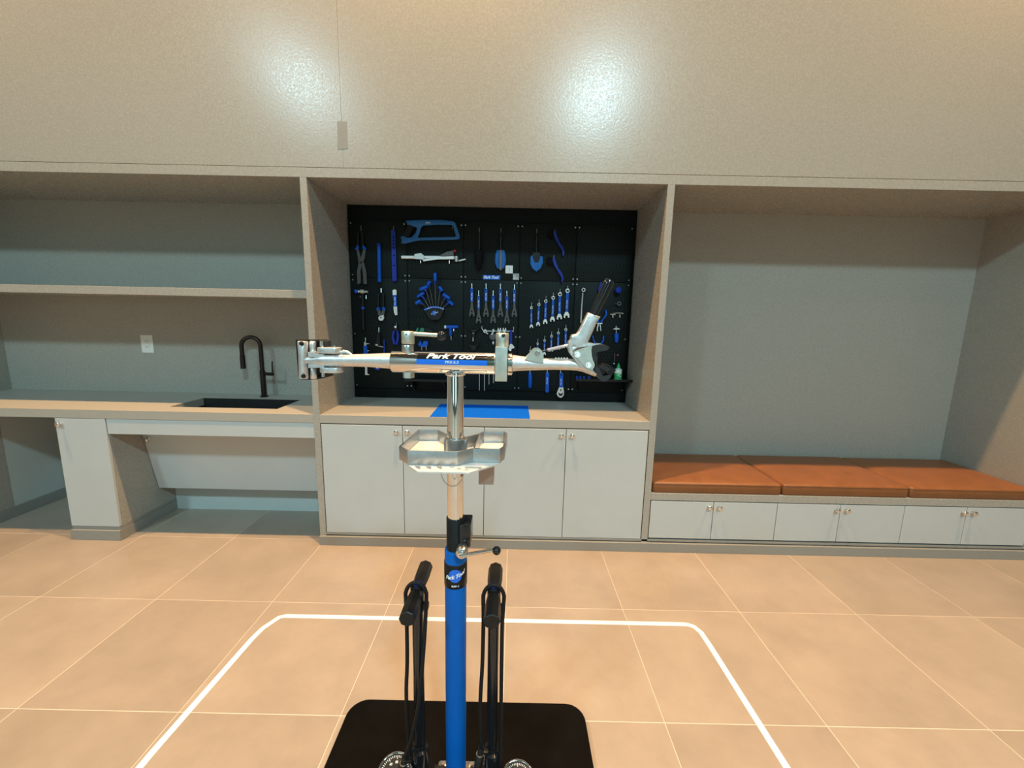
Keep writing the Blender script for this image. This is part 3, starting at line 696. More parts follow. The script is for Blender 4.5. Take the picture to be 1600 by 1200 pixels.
# -- brushes
def brush_handle(t, u, v0, v1, r=.0105): MB().tube([B3(u, v0), B3(u, v0 + 3), B3(u, (v0 + v1) / 2), B3(u, v1)], [.006, r * .85, r, r * .9], 12).build('handle', 'black_gloss', t)
t = tool('bottle_brush', 'black tapered bristle brush hanging top centre', 'brush', 749, 390)
hook(749, 356, 749, 362); brush_handle(t, 749, 361, 391)
MB().tube([B3(748.5, 390, .516), B3(748.5, 392, .516), B3(748.3, 400, .516), B3(748, 412, .516), B3(747.5, 423, .516)], [.012, .030, .033, .027, .006], 18).build('bristles', 'bristle_black', t)
t = tool('sponge_brush', 'blue and grey paddle brush with black handle', 'brush', 782, 390)
hook(782.7, 357, 782.7, 363); brush_handle(t, 782.5, 362, 391)
for dx_ in (-5, 5): MB().tube([B3(782.3 + dx_ * .7, 391), B3(782 + dx_, 398), B3(782 + dx_ * 1.1, 410), B3(782 + dx_ * .7, 419.5)], [.010, .016, .016, .008], 14).build('blue_pad', 'bristle_blue', t)
MB().tube([B3(782.5, 391), B3(782.5, 406), B3(782.3, 422)], [.012, .013, .010], 14).build('grey_core', 'sponge_grey', t)
t = tool('fan_brush', 'round blue bristle brush with black handle', 'brush', 838, 395)
hook(838.7, 358, 838.7, 364); brush_handle(t, 838.3, 363, 396)
pl('block', [B(833, 395), (B(843, 395)), B(844, 403), B(841, 410.5), B(835, 410.5), B(832, 403)], .518, .545, 'black_plastic', t)
plate_xz([B(u, v) for u, v in ((832, 400), (829.5, 402), (829, 412), (832, 419), (838, 424), (844, 419.5), (848, 410), (847, 402), (843.5, 401), (841.5, 411), (835, 411))], [], .518, .545, .003).build('bristles', 'bristle_blue', t, 40)
q = lambda pts: Z(760, 320, .15, pts)
for k, (o, m_, s) in enumerate((((0, 0), 'tool_navy', 'upper of two'), ((-10, 272), 'tool_navy', 'lower of two'))):
    f_ = lambda pts: q([(a + o[0], b + o[1]) for a, b in pts])
    t = tool('gear_brush', 'curved blue gear brush with black bristles, %s' % s, 'brush', 868, 380 + 40 * k, 'curved gear brushes')
    hook(867 - 1.5 * k, 358.5 + 41 * k, 867 - 1.5 * k, 363 + 41 * k)
    pl('handle', f_([(698, 280), (718, 275), (730, 320), (760, 395), (795, 440), (812, 490), (800, 538), (790, 530), (788, 480), (755, 430), (715, 360), (700, 320)]), .522, .542, m_, t)
    pl('bristles', f_([(640, 285), (655, 275), (698, 282), (702, 345), (680, 360), (645, 340)]), .522, .542, 'bristle_black', t)
# -- combination wrenches (crop origin 720,420, 0.175 px)
def combo(t, a, b, wd, stub=False):
    """ring end a, open end b (pixels), width of the shank in px"""
    A_, B_ = Vector(B(*a)), Vector(B(*b)); d = (B_ - A_).normalized(); n_ = Vector((-d.y, d.x)); W = wd * PXM
    R = W * 1.0
    RR = W * .74
    ring = circle(A_.x, A_.y, RR, 16)
    plate_xz(ring, [circle(A_.x, A_.y, RR * .58, 12)], .526, .540, .0006).build('ring_end', 'tool_steel', t, 40)
    p = lambda s, c: tuple(A_ + d * s + n_ * c)
    Ln = (B_ - A_).length
    pl('shank', [p(RR * .85, -W * .5), p(RR * .85, W * .5), p(Ln - R * 1.6, W * .5), p(Ln - R * 1.6, -W * .5)], .530, .539, 'tool_blue', t)
    pl('open_end', [p(Ln - R * 2, -W * .45), p(Ln - R * 2, W * .45), p(Ln - R, W * .95), p(Ln - R * .1, W * 1.0), p(Ln + R * .1, W * .5), p(Ln - R * .6, W * .42), p(Ln - R * .8, 0), p(Ln - R * .6, -W * .42), p(Ln + R * .2, -W * .5), p(Ln - R * .05, -W * 1.0), p(Ln - R, -W * .95)], .528, .540, 'bright_tool', t)
    m_ = A_ + d * Ln * .5; me = text_bm('Park Tool', min(.06, Ln * .45), None, .2, .02)
    ang = math.degrees(math.atan2(d.y, d.x))
    MB().merge(me, Matrix.Translation((m_.x, .5295, m_.y)) @ FACE_XZ @ Matrix.Rotation(math.radians(ang), 4, 'Z')).build('lettering', 'print_dim', t, 0)
QX = lambda x, y: (720 + x * .175, 420 + y * .175)
SZ = ['shortest', 'second shortest', 'third shortest', 'third longest', 'second longest', 'longest']
for k, (a, b) in enumerate((((630, 348), (630, 528)), ((697, 320), (689, 510)), ((758, 290), (753, 490)), ((824, 260), (817, 470)), ((884, 228), (879, 450)), ((952, 197), (943, 436)))):
    t = tool('combination_wrench', 'blue combination wrench, %s in the upper row of six' % SZ[k], 'wrench', *QX(*a), group='blue combination wrenches')
    combo(t, QX(*a), QX(*b), 2.7 + .34 * k); hook(QX(*a)[0] + .6, QX(*a)[1] - 8, QX(*a)[0], QX(*a)[1] - 1)
for k, (a, b) in enumerate((((620, 732), (622, 850)), ((686, 668), (684, 800)), ((748, 640), (745, 770)), ((809, 602), (806, 738)), ((870, 572), (868, 720)), ((937, 542), (934, 705)))):
    t = tool('combination_wrench', 'small blue combination wrench, %s in the row behind the clamp lever' % SZ[k], 'wrench', *QX(*a), group='small blue combination wrenches')
    combo(t, QX(*a), QX(*b), 2.0 + .2 * k); hook(QX(*a)[0] + .5, QX(*a)[1] - 7, QX(*a)[0], QX(*a)[1] - 1)
# -- black extractor tools and wire rail (crop origin 720,500, 0.1 px)
q = lambda pts: Z(720, 500, .1, pts)
t = tool('bearing_press', 'black winged press tool with a small steel screw, upper of two', 'tool', 739, 515)
pl('wings', q([(130, 120), (180, 150), (230, 150), (310, 120), (235, 178), (180, 185)]), .525, .545, 'black_plastic', t)
rod('spindle', [B3(739.5, 516), B3(739.5, 520), B3(739.3, 527), B3(739, 533)], [.004, .009, .006, .007], 'steel', t, 10)
pl('body', q([(175, 175), (225, 175), (215, 270), (185, 270)]), .528, .544, 'black_plastic', t)
t = tool('crank_puller', 'black winged puller tool just above the stand tube', 'tool', 739, 542)
pl('wings', q([(110, 365), (185, 395), (230, 395), (290, 370), (240, 430), (235, 470), (165, 470), (170, 430)]), .520, .545, 'black_plastic', t)
rail = tool('wire_rail', 'thin silver wire rail hung with rings and small wrenches', 'tool rail', 777, 517)
rod('wire', [B3(753, 510, YB), B3(753, 513.5, .53), B3(756, 517.2, .53), B3(780, 517.4, .53), B3(802.3, 517.5, .53), B3(802.6, 511, YB)], .0028, 'bright_tool', rail)
MB().torus(B3(758, 517.5, .526), .010, .0035, 'Y', 18, 6).build('ring', 'bright_tool', rail)
rod('clip', [B3(758.5, 519), B3(762.5, 521.8)], .004, 'bright_tool', rail)
MB().ball(B3(771, 516, .526), .009, 10).build('bead', 'bright_tool', rail)
for u in (780.3, 788.2):
    t = tool('fork_wrench', 'short silver open-end wrench on the wire rail, %s of two' % ('left' if u < 785 else 'right'), 'wrench', u, 515, 'silver wrenches on the wire rail')
    pl('fork', [B(u - 1, 521), B(u - 1.6, 518), B(u - 2.9, 515.5), B(u - 2, 512), B(u - 1, 512.5), B(u - 1, 515), B(u + 1, 515), B(u + 1.2, 512.3), B(u + 2.3, 512), B(u + 2.9, 515.5), B(u + 1.6, 518), B(u + 1, 521)], .518, .526, 'bright_tool', t)
    pl('shank', [B(u - 1, 520.5), B(u + 1, 520.5), B(u + 1, 545), B(u - 1, 545)], .519, .525, 'bright_tool', t)
t = tool('cassette_tool', 'dark round tool with silver knobs beside the stand clamp', 'tool', 770, 527)
MB().cyl(B3(770, 526, .545), B3(770, 526, .522), .026, n=18, bev=.004).build('body', 'tool_grey', t)
rod('pin', [B3(768, 523, .52), B3(771, 517.5, .522)], .005, 'bright_tool', t)
MB().ball(B3(770.7, 535.7, .524), .010, 10, (.8, 1, 1.3)).build('drop_knob', 'bright_tool', t)
t = tool('adjustable_wrench', 'blue adjustable wrench with silver jaw on the wire rail', 'wrench', 798, 530)
pl('handle', [B(796.6, 516), B(798.5, 515.3), B(800.2, 516), B(800.2, 540), B(796.8, 540)], .526, .540, 'tool_navy', t)
pl('jaw', [B(797, 537.5), B(800, 537.5), B(803.8, 542), B(803, 544), B(799.5, 544.5), B(798.5, 548.5), B(795.8, 548), B(794.3, 544.5), B(796, 541)], .524, .541, 'bright_tool', t)
# hanging rods under the arm
for k, (u, v1) in enumerate(((749, 610), (757, 610.5), (764, 600.5), (771, 598.5))):
    t = tool('spoke_rod', 'thin steel rod hanging under the stand tube, %s from the left' % ORD[k], 'rod', u, 590, 'thin hanging steel rods')
    rod('rod', [B3(u, 566), B3(u, v1)], .0030, 'tool_steel', t, 8)
    MB().cyl(B3(u, 562), B3(u, 569), .008, n=10).build('grip', 'tool_navy', t)
# -- lower blue tools
t = tool('blue_driver', 'plain blue handle tool hanging under the right clamp arm', 'tool', 828.5, 594)
hook(828, 574, 828, 583)
MB().tube([B3(828.3, 581.5), B3(828.3, 584), B3(828.4, 595), B3(828.2, 604), B3(828.2, 606)], [.007, .014, .0155, .0135, .009], 12).build('handle', 'tool_blue', t)
t = tool('tyre_lever', 'blue flat tool with white print under the right clamp arm', 'tool', 854.7, 597)
hook(855, 574, 855, 583)
pl('body', [B(852.5, 583), B(854, 581.8), B(856.5, 581.8), B(858, 583), B(857.3, 611), B(856, 613), B(853, 613), B(852, 611)], .526, .542, 'tool_blue', t)
mark('Park Tool', 855, 595, .05, .5255, t)
t = tool('bottle_opener', 'blue-handled bottle opener with a rounded silver head', 'tool', 876, 600)
hook(876, 574, 876, 583)
plate_xz([B(u, v) for u, v in ((873.8, 583.5), (875, 582.3), (878, 582.3), (879.6, 583.5), (879.9, 605), (873.5, 605))], [circle(*B(876.6, 585.5), .006, 10)], .528, .541).build('handle', 'tool_blue', t, 30)
plate_xz([B(u, v) for u, v in ((873.8, 604.5), (879.8, 604.5), (881, 611), (881, 617), (878.5, 620.5), (875.5, 621.5), (872, 619.5), (869.6, 615.5), (871, 611))],
         [circle(*B(876.2, 609.5), .006, 8, .8, 1.5), [B(u, v) for u, v in ((872, 614), (873.5, 613.3), (874.5, 615), (877.5, 615), (878.5, 613.3), (880, 614), (878, 618), (874, 618.3))]], .531, .537).build('head', 'tool_steel', t, 30)
mark('Park Tool', 876.7, 597, .05, .5275, t)
# -- right column (crop origin 890,430, 0.09167 px)
s_ = .0916667
q = lambda pts: Z(890, 430, s_, pts); G = lambda x, y, yy=BY: B3(890 + x * s_, 430 + y * s_, yy)
t = tool('long_ring_wrench', 'long thin silver wrench with a round loop on top', 'wrench', 910, 475)
MB().torus(G(237, 250), .011, .0042, 'Y', 18, 6).build('loop', 'tool_steel', t)
rod('shaft', [G(225, 300), G(205, 560), G(193, 810)], [.0055, .006, .0075], 'tool_steel', t, 8)
t = tool('cutting_pliers', 'blue-handled cutting pliers half hidden by the black lever grip', 'pliers', 936, 490)
pl('handle', q([(600, 600), (618, 590), (632, 640), (625, 690), (560, 770), (545, 815), (520, 815), (525, 780), (580, 720), (605, 670)]), .522, .542, 'tool_blue', t)
pl('handle', q([(440, 620), (455, 640), (445, 690), (490, 765), (505, 815), (485, 815), (465, 770), (425, 700)]), .522, .542, 'tool_blue', t)
pl('cross_bar', q([(460, 815), (552, 815), (552, 830), (460, 830)]), .520, .544, 'bright_tool', t)
pl('jaw', q([(475, 835), (497, 835), (478, 900), (478, 950), (462, 955), (460, 900)]), .527, .539, 'tool_steel', t)
pl('jaw', q([(505, 835), (525, 835), (535, 950), (520, 950), (515, 890)]), .527, .539, 'tool_steel', t)
t = tool('blue_scraper', 'slim blue handle hanging behind the black lever grip', 'tool', 937, 450)
pl('handle', q([(520, 120), (545, 115), (545, 170), (510, 280), (490, 285), (485, 230), (505, 170)]), .524, .542, 'tool_navy', t)
pl('blade', q([(490, 282), (510, 280), (512, 420), (495, 430)]), .531, .536, 'tool_grey', t)
t = tool('wide_pliers', 'blue curved-handle pliers just above the black clamp jaw', 'pliers', 934, 530)
pl('handle', q([(382, 1030), (400, 1030), (408, 1090), (450, 1160), (435, 1185), (398, 1120)]), .524, .542, 'tool_blue', t)
pl('handle', q([(565, 1030), (585, 1030), (582, 1110), (540, 1180), (522, 1165), (562, 1095)]), .524, .542, 'tool_blue', t)
pl('head', q([(435, 1165), (450, 1155), (525, 1160), (540, 1180), (500, 1240), (470, 1240)]), .524, .542, 'tool_steel', t)
t = tool('blue_socket', 'round blue socket tool at the upper right of the board', 'tool', 966, 453)
MB().cyl(G(812, 265, .536) , Vector(G(812, 265, .536)) + Vector((.006, -.03, .004)), .022, n=20, bev=.003).build('body', 'tool_navy', t)
MB().torus(G(850, 240, .515), .009, .005, 'Y', 18, 8).build('ring', 'tool_blue', t)
t = tool('lockring', 'small dark metal ring hanging below the blue socket', 'ring', 967, 474.5)
MB().torus(G(845, 487, .53), .0115, .005, 'Y', 20, 8).build('ring', 'tool_grey', t)
rod('tail', [G(770, 488, .54), G(805, 488, .532)], .003, 'tool_grey', t, 6)
t = tool('double_peg', 'small silver double T-shaped peg tool', 'tool', 963, 491)
rod('bar', [G(740, 652), G(820, 645), G(915, 648)], .003, 'tool_steel', t, 6); rod('bar', [G(695, 660), G(730, 672), G(780, 672)], .0035, 'tool_steel', t, 6)
rod('peg', [G(735, 670), G(738, 725)], .005, 'tool_steel', t, 8); rod('peg', [G(857, 668), G(857, 722)], .005, 'tool_steel', t, 8)
MB().ball(G(905, 655), .005, 8).build('tip', 'tool_steel', t)
t = tool('tee_driver', 'blue-handled driver with a silver crossbar at far right', 'screwdriver', 963, 520)
MB().tube([G(795, 985), G(797, 1000), G(800, 1060), G(800, 1130), G(797, 1150)], [.008, .016, .0175, .014, .009], 14).build('handle', 'tool_blue', t)
rod('shaft', [G(793, 860), G(795, 985)], .0035, 'tool_steel', t, 8)
pl('crossbar', q([(742, 915), (780, 895), (815, 895), (852, 915), (845, 925), (745, 925)]), .526, .540, 'tool_steel', t)
# shelf, bottle, clips (crop origin 890,510)
q = lambda pts: Z(890, 510, s_, pts); G = lambda x, y, yy=BY: B3(890 + x * s_, 510 + y * s_, yy)
def bin_shelf(u0, u1, v, label, bu):
    t = thing('board_shelf', label, 'shelf', B3((u0 + u1) / 2, v, .5), 'small black board shelves')
    x0, x1, z = B(u0, v, .46)[0], B(u1, v, .46)[0], B((u0 + u1) / 2, v, .46)[1]
    MB().box(x0, x1, .42, YB - .0005, z - .006, z, .002).build('tray', 'black_plastic', t)
    MB().box(x0, x1, .42, .424, z, z + .012, .001, 1).build('lip', 'black_plastic', t)
    for b_ in bu:
        xb = B(b_, v, .5)[0]
        MB().add([(xb - .006, YB - .0005, z - .006), (xb + .006, YB - .0005, z - .006), (xb - .006, .43, z - .006), (xb + .006, .43, z - .006), (xb - .006, YB - .0005, z - .09), (xb + .006, YB - .0005, z - .09)],
                 [(0, 1, 3, 2), (0, 4, 5, 1), (2, 3, 5, 4), (0, 2, 4), (1, 5, 3)]).build('bracket', 'black_plastic', t, 0)
    return z
zs = bin_shelf(899, 990, 594, 'small black shelf at the lower right of the tool board', (905, 978))
bin_shelf(634, 702, 594, 'small black shelf behind the stand post', (645, 695))
bx, bz = at(966, 580, Y=.47).x, zs + .0002
bo = thing('lube_bottle', 'small white and green squeeze bottle with green cap on the shelf', 'bottle', (bx, .47, bz))
MB().tube([(bx, .47, bz), (bx, .47, bz + .003), (bx, .47, bz + .078), (bx, .47, bz + .088)], [.024, .0265, .0265, .012], 20).build('bottle', 'bottle_clear', bo)
MB().tube([(bx, .47, bz + .010), (bx, .47, bz + .052)], [.0272, .0272], 20, cap=False).build('green_label', 'green_plastic', bo)
MB().tube([(bx, .4425, bz + .060), (bx + .015, .4455, bz + .050), (bx - .012, .4455, bz + .040), (bx + .013, .4455, bz + .030)], .0035, 6).build('white_swirl', 'white_print', bo)
MB().tube([(bx, .47, bz + .087), (bx, .47, bz + .103), (bx, .47, bz + .108), (bx, .47, bz + .122)], [.0125, .0125, .008, .004], 14).build('cap', 'green_plastic', bo)
for k, (a, s) in enumerate(((125, 'left'), (180, 'second'), (245, 'third'), (330, 'right'))):
    p = at(890 + a * s_, 510 + 850 * s_, Y=.45)
    t = thing('blue_clip', 'tiny blue tool clip on the right board shelf, %s of two' % s, 'clip', (p.x, .45, zs), 'tiny blue clips on the shelf')
    MB().box(p.x - .008, p.x + .008, .44, .46, zs + .0002, zs + .026, .003).build('clip_body', 'tool_blue', t)
    MB().cyl((p.x, .438, zs + .02), (p.x, .462, zs + .02), .0075, n=10).build('roller', 'tool_navy', t)
t = tool('thin_pick', 'thin grey pick hanging beside the green-capped bottle', 'tool', 960, 560)
rod('shaft', [G(768, 460), G(765, 600)], .0032, 'tool_grey', t, 6); MB().ball(G(757, 635), .007, 8).build('tip', 'tool_steel', t)
t = tool('red_plug', 'tiny red plug on the board above the bottle', 'plug', 965, 555)
MB().cyl(G(820, 490, YB), G(820, 490, YB - .012), .006, n=10).build('plug', 'red_plastic', t)

# ================================================================== REPAIR STAND
SXc, SYc = -.1535, -1.385
st = thing('repair_stand', 'chrome and blue two-arm bicycle repair stand on a black base plate', 'repair stand', (SXc, SYc, 0))
PT = .025
o = plate_xy(rrect(-.585, .291, -1.74, -1.113, .065, 7), [], .0005, PT, .003).build('base_plate', 'plate_black', st, 40)
fl = plate_xy(rrect(SXc - .062, SXc + .062, SYc - .06, SYc + .05, .006, 3), [], PT, PT + .010, .001).build('mounting_flange', 'steel', st, 30)
for sx, sy in ((-1, 1), (1, 1), (-1, -1), (1, -1)):
    MB().cyl((SXc + sx * .046, SYc - .005 + sy * .042, PT + .010), (SXc + sx * .046, SYc - .005 + sy * .042, PT + .018), .008, .0065, 6).build('bolt', 'steel', fl, 0)
Zs = .826
pts = [(SXc, SYc, z) for z in (PT + .010, .12, .30, .33, .36, .50, .62, Zs - .004, Zs)]
MB().tube(pts, [.0305, .0308, .0315, .0305, .0312, .0312, .0312, .0312, .0302], 32).build('blue_sleeve', 'post_blue', st, 50)
MB().cyl((SXc, SYc, .3), (SXc, SYc, .922), .0258, n=32, bev=.001).build('outer_tube', 'black_plastic', st, 50)
MB().cyl((SXc, SYc, .4), (SXc, SYc, 1.335), .0226, n=40).build('chrome_post', 'chrome', st, 50)
# logo band
RB = .0330; za, zb = .716, .789
band = MB().tube([(SXc, SYc, za), (SXc, SYc, za + .001), (SXc, SYc, zb - .001), (SXc, SYc, zb)], [RB - .001, RB, RB, RB - .001], 36).build('logo_band', 'black_plastic', st, 50)
def wrap(bm, R, cz, ang0=0, cut=None):
    """bend x-y lettering round the upright post (x becomes arc length)"""
    mb = MB(); t = bm
    bmesh.ops.subdivide_edges(t, edges=[e for e in t.edges if e.calc_length() > .006], cuts=2)
    for v in t.verts:
        a = v.co.x / R + ang0; v.co = Vector((SXc + R * math.sin(a), SYc - R * math.cos(a), cz + v.co.y))
    return mb.merge(t)
view = math.atan2(0 - SXc, CAM_D + SYc)      # logo faces the stand's front
disc = bmesh.new(); vs = []
for k in range(48):
    a = 2 * PI * k / 48; r = .0205 if k % 2 else .0192
    vs.append(disc.verts.new((r * math.cos(a), r * math.sin(a), 0)))
c0 = disc.verts.new((0, 0, 0)); mid = [disc.verts.new((v.co.x * .5, v.co.y * .5, 0)) for v in vs]
for k in range(48):
    disc.faces.new((vs[k], vs[(k + 1) % 48], mid[(k + 1) % 48], mid[k])); disc.faces.new((mid[k], mid[(k + 1) % 48], c0))
wrap(disc, RB + .0004, .758, .09).build('logo_disc', 'label_blue', band, 60)
tb = text_bm('Park Tool', .060, .0125, .25, .05)
for v in tb.verts: v.co.y += v.co.x * .28 + .9 * abs(v.co.x) ** 2 * 4
wrap(tb, RB + .0009, .757, .11).build('lettering', 'white_print', band, 0)
wrap(text_bm('RPP-1', .021, .006, 0, .03), RB + .0006, .727, .1).build('lettering', 'white_print', band, 0)
# height clamp: black block, silver nut, lever
S = lambda u, v, y=SYc: at(u, v, Y=y)
zc_ = S(724, 846, -1.425)
cb = MB()
xb0, xb1 = SXc + .014, SXc + .046
cb.box(xb0, xb1, SYc - .030, SYc + .035, .845, .912, .004).build('clamp_block', 'black_gloss', st, 40)
pN = Vector((SXc + .024, SYc - .028, .846))
nut = MB().cyl(pN, pN + Vector((0, -.030, -.004)), .0165, n=24, bev=.002).build('clamp_nut', 'steel', st, 50)
MB().cyl(pN + Vector((0, -.030, -.004)), pN + Vector((0, -.036, -.005)), .0105, n=18).build('nut_cap', 'polished', nut, 50)
lv0 = pN + Vector((-.004, -.040, -.003)); lv1 = S(770, 859, -1.45)
MB().cyl(lv0, lv1, .0048, n=14).build('lever_rod', 'polished', st, 60)
MB().ball(S(776, 860.3, -1.45), .0118, 20).build('lever_ball', 'black_gloss', st, 60)

# tool tray round the post
tc_ = lambda x, y, z: at(610 + x / 8, 655 + y / 8, Z=z)
ZR, ZB = 1.140, 1.1035
rim = [tc_(x, y, ZR) for x, y in ((110, 338), (215, 393), (835, 407), (1035, 365), (1370, 375), (1425, 340), (1460, 172), (1425, 152), (1160, 152), (1105, 178), (920, 222), (690, 178), (600, 132), (350, 130))]
def inset(P, d):
    out = []; n = len(P); ar = sum(P[i].x * P[(i + 1) % n].y - P[(i + 1) % n].x * P[i].y for i in range(n)); s = 1 if ar > 0 else -1
    for i in range(n):
        a, b, c = P[i - 1], P[i], P[(i + 1) % n]
        d1 = Vector((b.x - a.x, b.y - a.y)).normalized(); d2 = Vector((c.x - b.x, c.y - b.y)).normalized()
        n1 = Vector((-d1.y, d1.x)) * s; n2 = Vector((-d2.y, d2.x)) * s; m = (n1 + n2); m = m / max(.3, m.length_squared) * 2
        out.append(Vector((b.x + m.x * d, b.y + m.y * d)))
    return out
ro = [Vector((p.x, p.y)) for p in rim]; ri = inset(ro, .0032)
tray = plate_xy([tuple(p) for p in ro], [[tuple(p) for p in ri]], ZB, ZR, .0006).build('tool_tray', 'tray_alu', st, 30, 'cast aluminium tool tray clamped round the post')
plate_xy([tuple(p) for p in ri], [], ZB - .001, ZB + .003).build('tray_floor', 'satin_alu_lit', tray, 30)
# right compartment wall and post collar
a, b = tc_(1045, 360, ZR), tc_(1125, 165, ZR)
MB().add([(a.x + sx, a.y, z) for sx in (-.0016, .0016) for z in (ZB, ZR - .0005)] + [(b.x + sx, b.y, z) for sx in (-.0016, .0016) for z in (ZB, ZR - .0005)],
         [(0, 1, 3, 2), (4, 6, 7, 5), (0, 4, 5, 1), (2, 3, 7, 6), (1, 5, 7, 3), (0, 2, 6, 4)]).build('divider', 'tray_alu', tray, 0)
MB().tube([(SXc, SYc, ZB - .012), (SXc, SYc, ZR + .012), (SXc, SYc, ZR + .0135)], [.0285, .0285, .027], 32).box(SXc - .030, SXc - .022, SYc - .012, SYc + .012, ZB, ZR + .010, .002).box(SXc + .022, SXc + .032, SYc - .012, SYc + .012, ZB, ZR + .010, .002).build('collar', 'tray_alu', tray, 40)
# front shelf of the tray with tool holes
ZF_ = ZB - .001
fo = [tc_(x, y, ZF_) for x, y in ((205, 548), (1030, 520), (1385, 524), (1365, 548), (1150, 612), (985, 664), (340, 650), (232, 578))]
fo[1] = Vector((fo[1].x, max(fo[1].y, ro[3].y + .006), 0)); fo[0] = Vector((fo[0].x, fo[0].y + .01, 0)); fo[2] = Vector((fo[2].x, fo[2].y + .012, 0))
def hl(x, y, rx, ry, n=10, tilt=0):
    c = tc_(x, y, ZF_); return [(c.x + rx * math.cos(2 * PI * k / n) + tilt * math.sin(2 * PI * k / n), c.y + ry * math.sin(2 * PI * k / n)) for k in range(n)]
holes = [hl(765, 598, .0065, .006), hl(858, 616, .0065, .006), hl(952, 631, .0065, .006)]
for cx_ in (345, 478, 612): holes.append(hl(cx_, 597, .007, .0145, 12, -.006))
def slot(x0, x1, y):
    a, b = tc_(x0, y, ZF_), tc_(x1, y, ZF_); return rrect(a.x, b.x, a.y - .0085, a.y + .0085, .006, 3)
holes += [slot(925, 1150, 600)]
plate_xy([(p.x, p.y) for p in fo], holes, ZF_ - .005, ZF_, .0006).build('tool_shelf', 'satin_alu_lit', tray, 30)
# pocket below the right compartment
p0, p1 = at(748, 735, Y=-1.40), at(771, 757, Y=-1.40)
pk = MB(); x0, x1, z0, z1 = p0.x, p1.x, p1.z, ZB + .0
for bx_ in ((x0, x1, -1.402, -1.400), (x0, x1, -1.352, -1.350), (x0, x0 + .002, -1.400, -1.352), (x1 - .002, x1, -1.400, -1.352)): pk.box(bx_[0], bx_[1], bx_[2], bx_[3], z0, z1)
pk.box(x0 + .002, x1 - .002, -1.400, -1.352, z0, z0 + .002)
pk.build('pocket', 'pocket_metal', tray, 0)
w0, w1 = S(689, 739, -1.43), S(725, 739, -1.43); cx_, hw_ = (w0.x + w1.x) / 2, (w1.x - w0.x) / 2
MB().tube([(cx_ - hw_ * math.cos(PI * k / 20), -1.432, w0.z + .008 - .044 * math.sin(PI * k / 20)) for k in range(21)], .0016, 6).build('wire_loop', 'steel', tray, 60)

# ---- the head: horizontal tube with two arms
ZA = 1.3595
ctr = lambda u: S(u, 565).x
TR = .0288
x_l, x_r = ctr(613), ctr(774)
MB().tube([(x_l, SYc, ZA), (x_l + .002, SYc, ZA), (x_r, SYc, ZA)], [TR - .002, TR, TR], 48).build('head_tube', 'chrome', st, 50)
MB().torus((SXc, SYc, ZA - .030), .0235, .004, 'Z', 32, 8).build('weld_ring', 'chrome', st, 60)
def curved(x0, x1, a0, a1, R, n=10, rr=0):
    V = []; Fc = []
    for i in range(n + 1):
        a = math.radians(a0 + (a1 - a0) * i / n)
        for x in (x0, x1): V.append((x, SYc - R * math.cos(a), ZA + R * math.sin(a)))
    for i in range(n): Fc.append((2 * i, 2 * i + 1, 2 * i + 3, 2 * i + 2))
    return MB().add(V, Fc)
def wraph(bm, cx, R, a_c):
    t = bm; bmesh.ops.subdivide_edges(t, edges=[e for e in t.edges if e.calc_length() > .006], cuts=2)
    for v in t.verts:
        a = v.co.y / R + math.radians(a_c); v.co = Vector((cx + v.co.x, SYc - R * math.cos(a), ZA + R * math.sin(a)))
    return MB().merge(t)
lb = curved(ctr(655.5), ctr(762), 20, 62, TR + .0003).build('label_black', 'black_gloss', st, 60)
curved(ctr(654.5), ctr(762), -6, 20.5, TR + .0004).build('label_stripe', 'label_blue', lb, 60)
wraph(text_bm('Park Tool', ctr(746) - ctr(669), .0165, .35, .035), (ctr(746) + ctr(669)) / 2, TR + .0007, 41).build('lettering', 'white_print', lb, 0)
wraph(text_bm('PRS-2.3', ctr(719) - ctr(698.5), .0062, 0, .02), ctr(708.5), TR + .0008, 8).build('lettering', 'white_print', lb, 0)
# left lock knob, lever with ball, nut below
kx_ = ctr(638.2)
kn = MB().cyl((kx_, SYc, S(638, 537.3).z), (kx_, SYc, S(638, 517.5).z), .0168, n=28, bev=.0015).build('lock_knob', 'brushed_zinc', st, 50)
MB().cyl((kx_, SYc - .0168, 1.432), (kx_, SYc - .0175, 1.432), .0018, n=8).build('set_screw', 'black_plastic', kn, 0)
MB().cyl((kx_ - .001, SYc, ZA + .022), (kx_ - .001, SYc, S(638, 538.5).z), .0158, n=28, bev=.001).build('lock_washer', 'steel', st, 50)
MB().cyl((kx_, SYc, ZA - .043), (kx_, SYc, ZA - .026), .0155, n=6).build('lock_nut', 'brushed_zinc', st, 0)
MB().cyl(S(645, 521.5), S(685, 524), .0052, n=14).build('lock_lever', 'brushed_zinc', st, 60)
MB().ball(S(690, 524.7), .0122, 22).build('lock_ball', 'black_gloss', st, 60)
# right lock: square block in front with a cylinder on top
xb0, xb1 = ctr(774.5), ctr(793)
blk = MB().box(xb0, xb1, SYc - .036, SYc + .034, S(784, 595.2, -1.41).z, S(784, 541.8, -1.41).z, .0018).build('lock_block', 'brushed_zinc', st, 40)
cyl_ = MB().cyl(((xb0 + xb1) / 2 + .001, SYc, S(784, 542).z), ((xb0 + xb1) / 2 + .001, SYc, S(784, 520.3).z), .0175, n=28, bev=.0015).build('lock_cylinder', 'brushed_zinc', blk, 50)
MB().ball(((xb0 + xb1) / 2 + .004, SYc - .0165, S(786, 524).z), .0050, 12).build('set_screw', 'black_gloss', cyl_, 60)
xf = ctr(801)
MB().tube([(xb1, SYc, ZA - .001), (xb1 + .002, SYc, ZA - .001), (xf - .002, SYc, ZA - .001), (xf, SYc, ZA - .001)], [TR - .004, TR + .0005, TR + .0005, TR - .002], 40).build('end_flange', 'polished', st, 50)
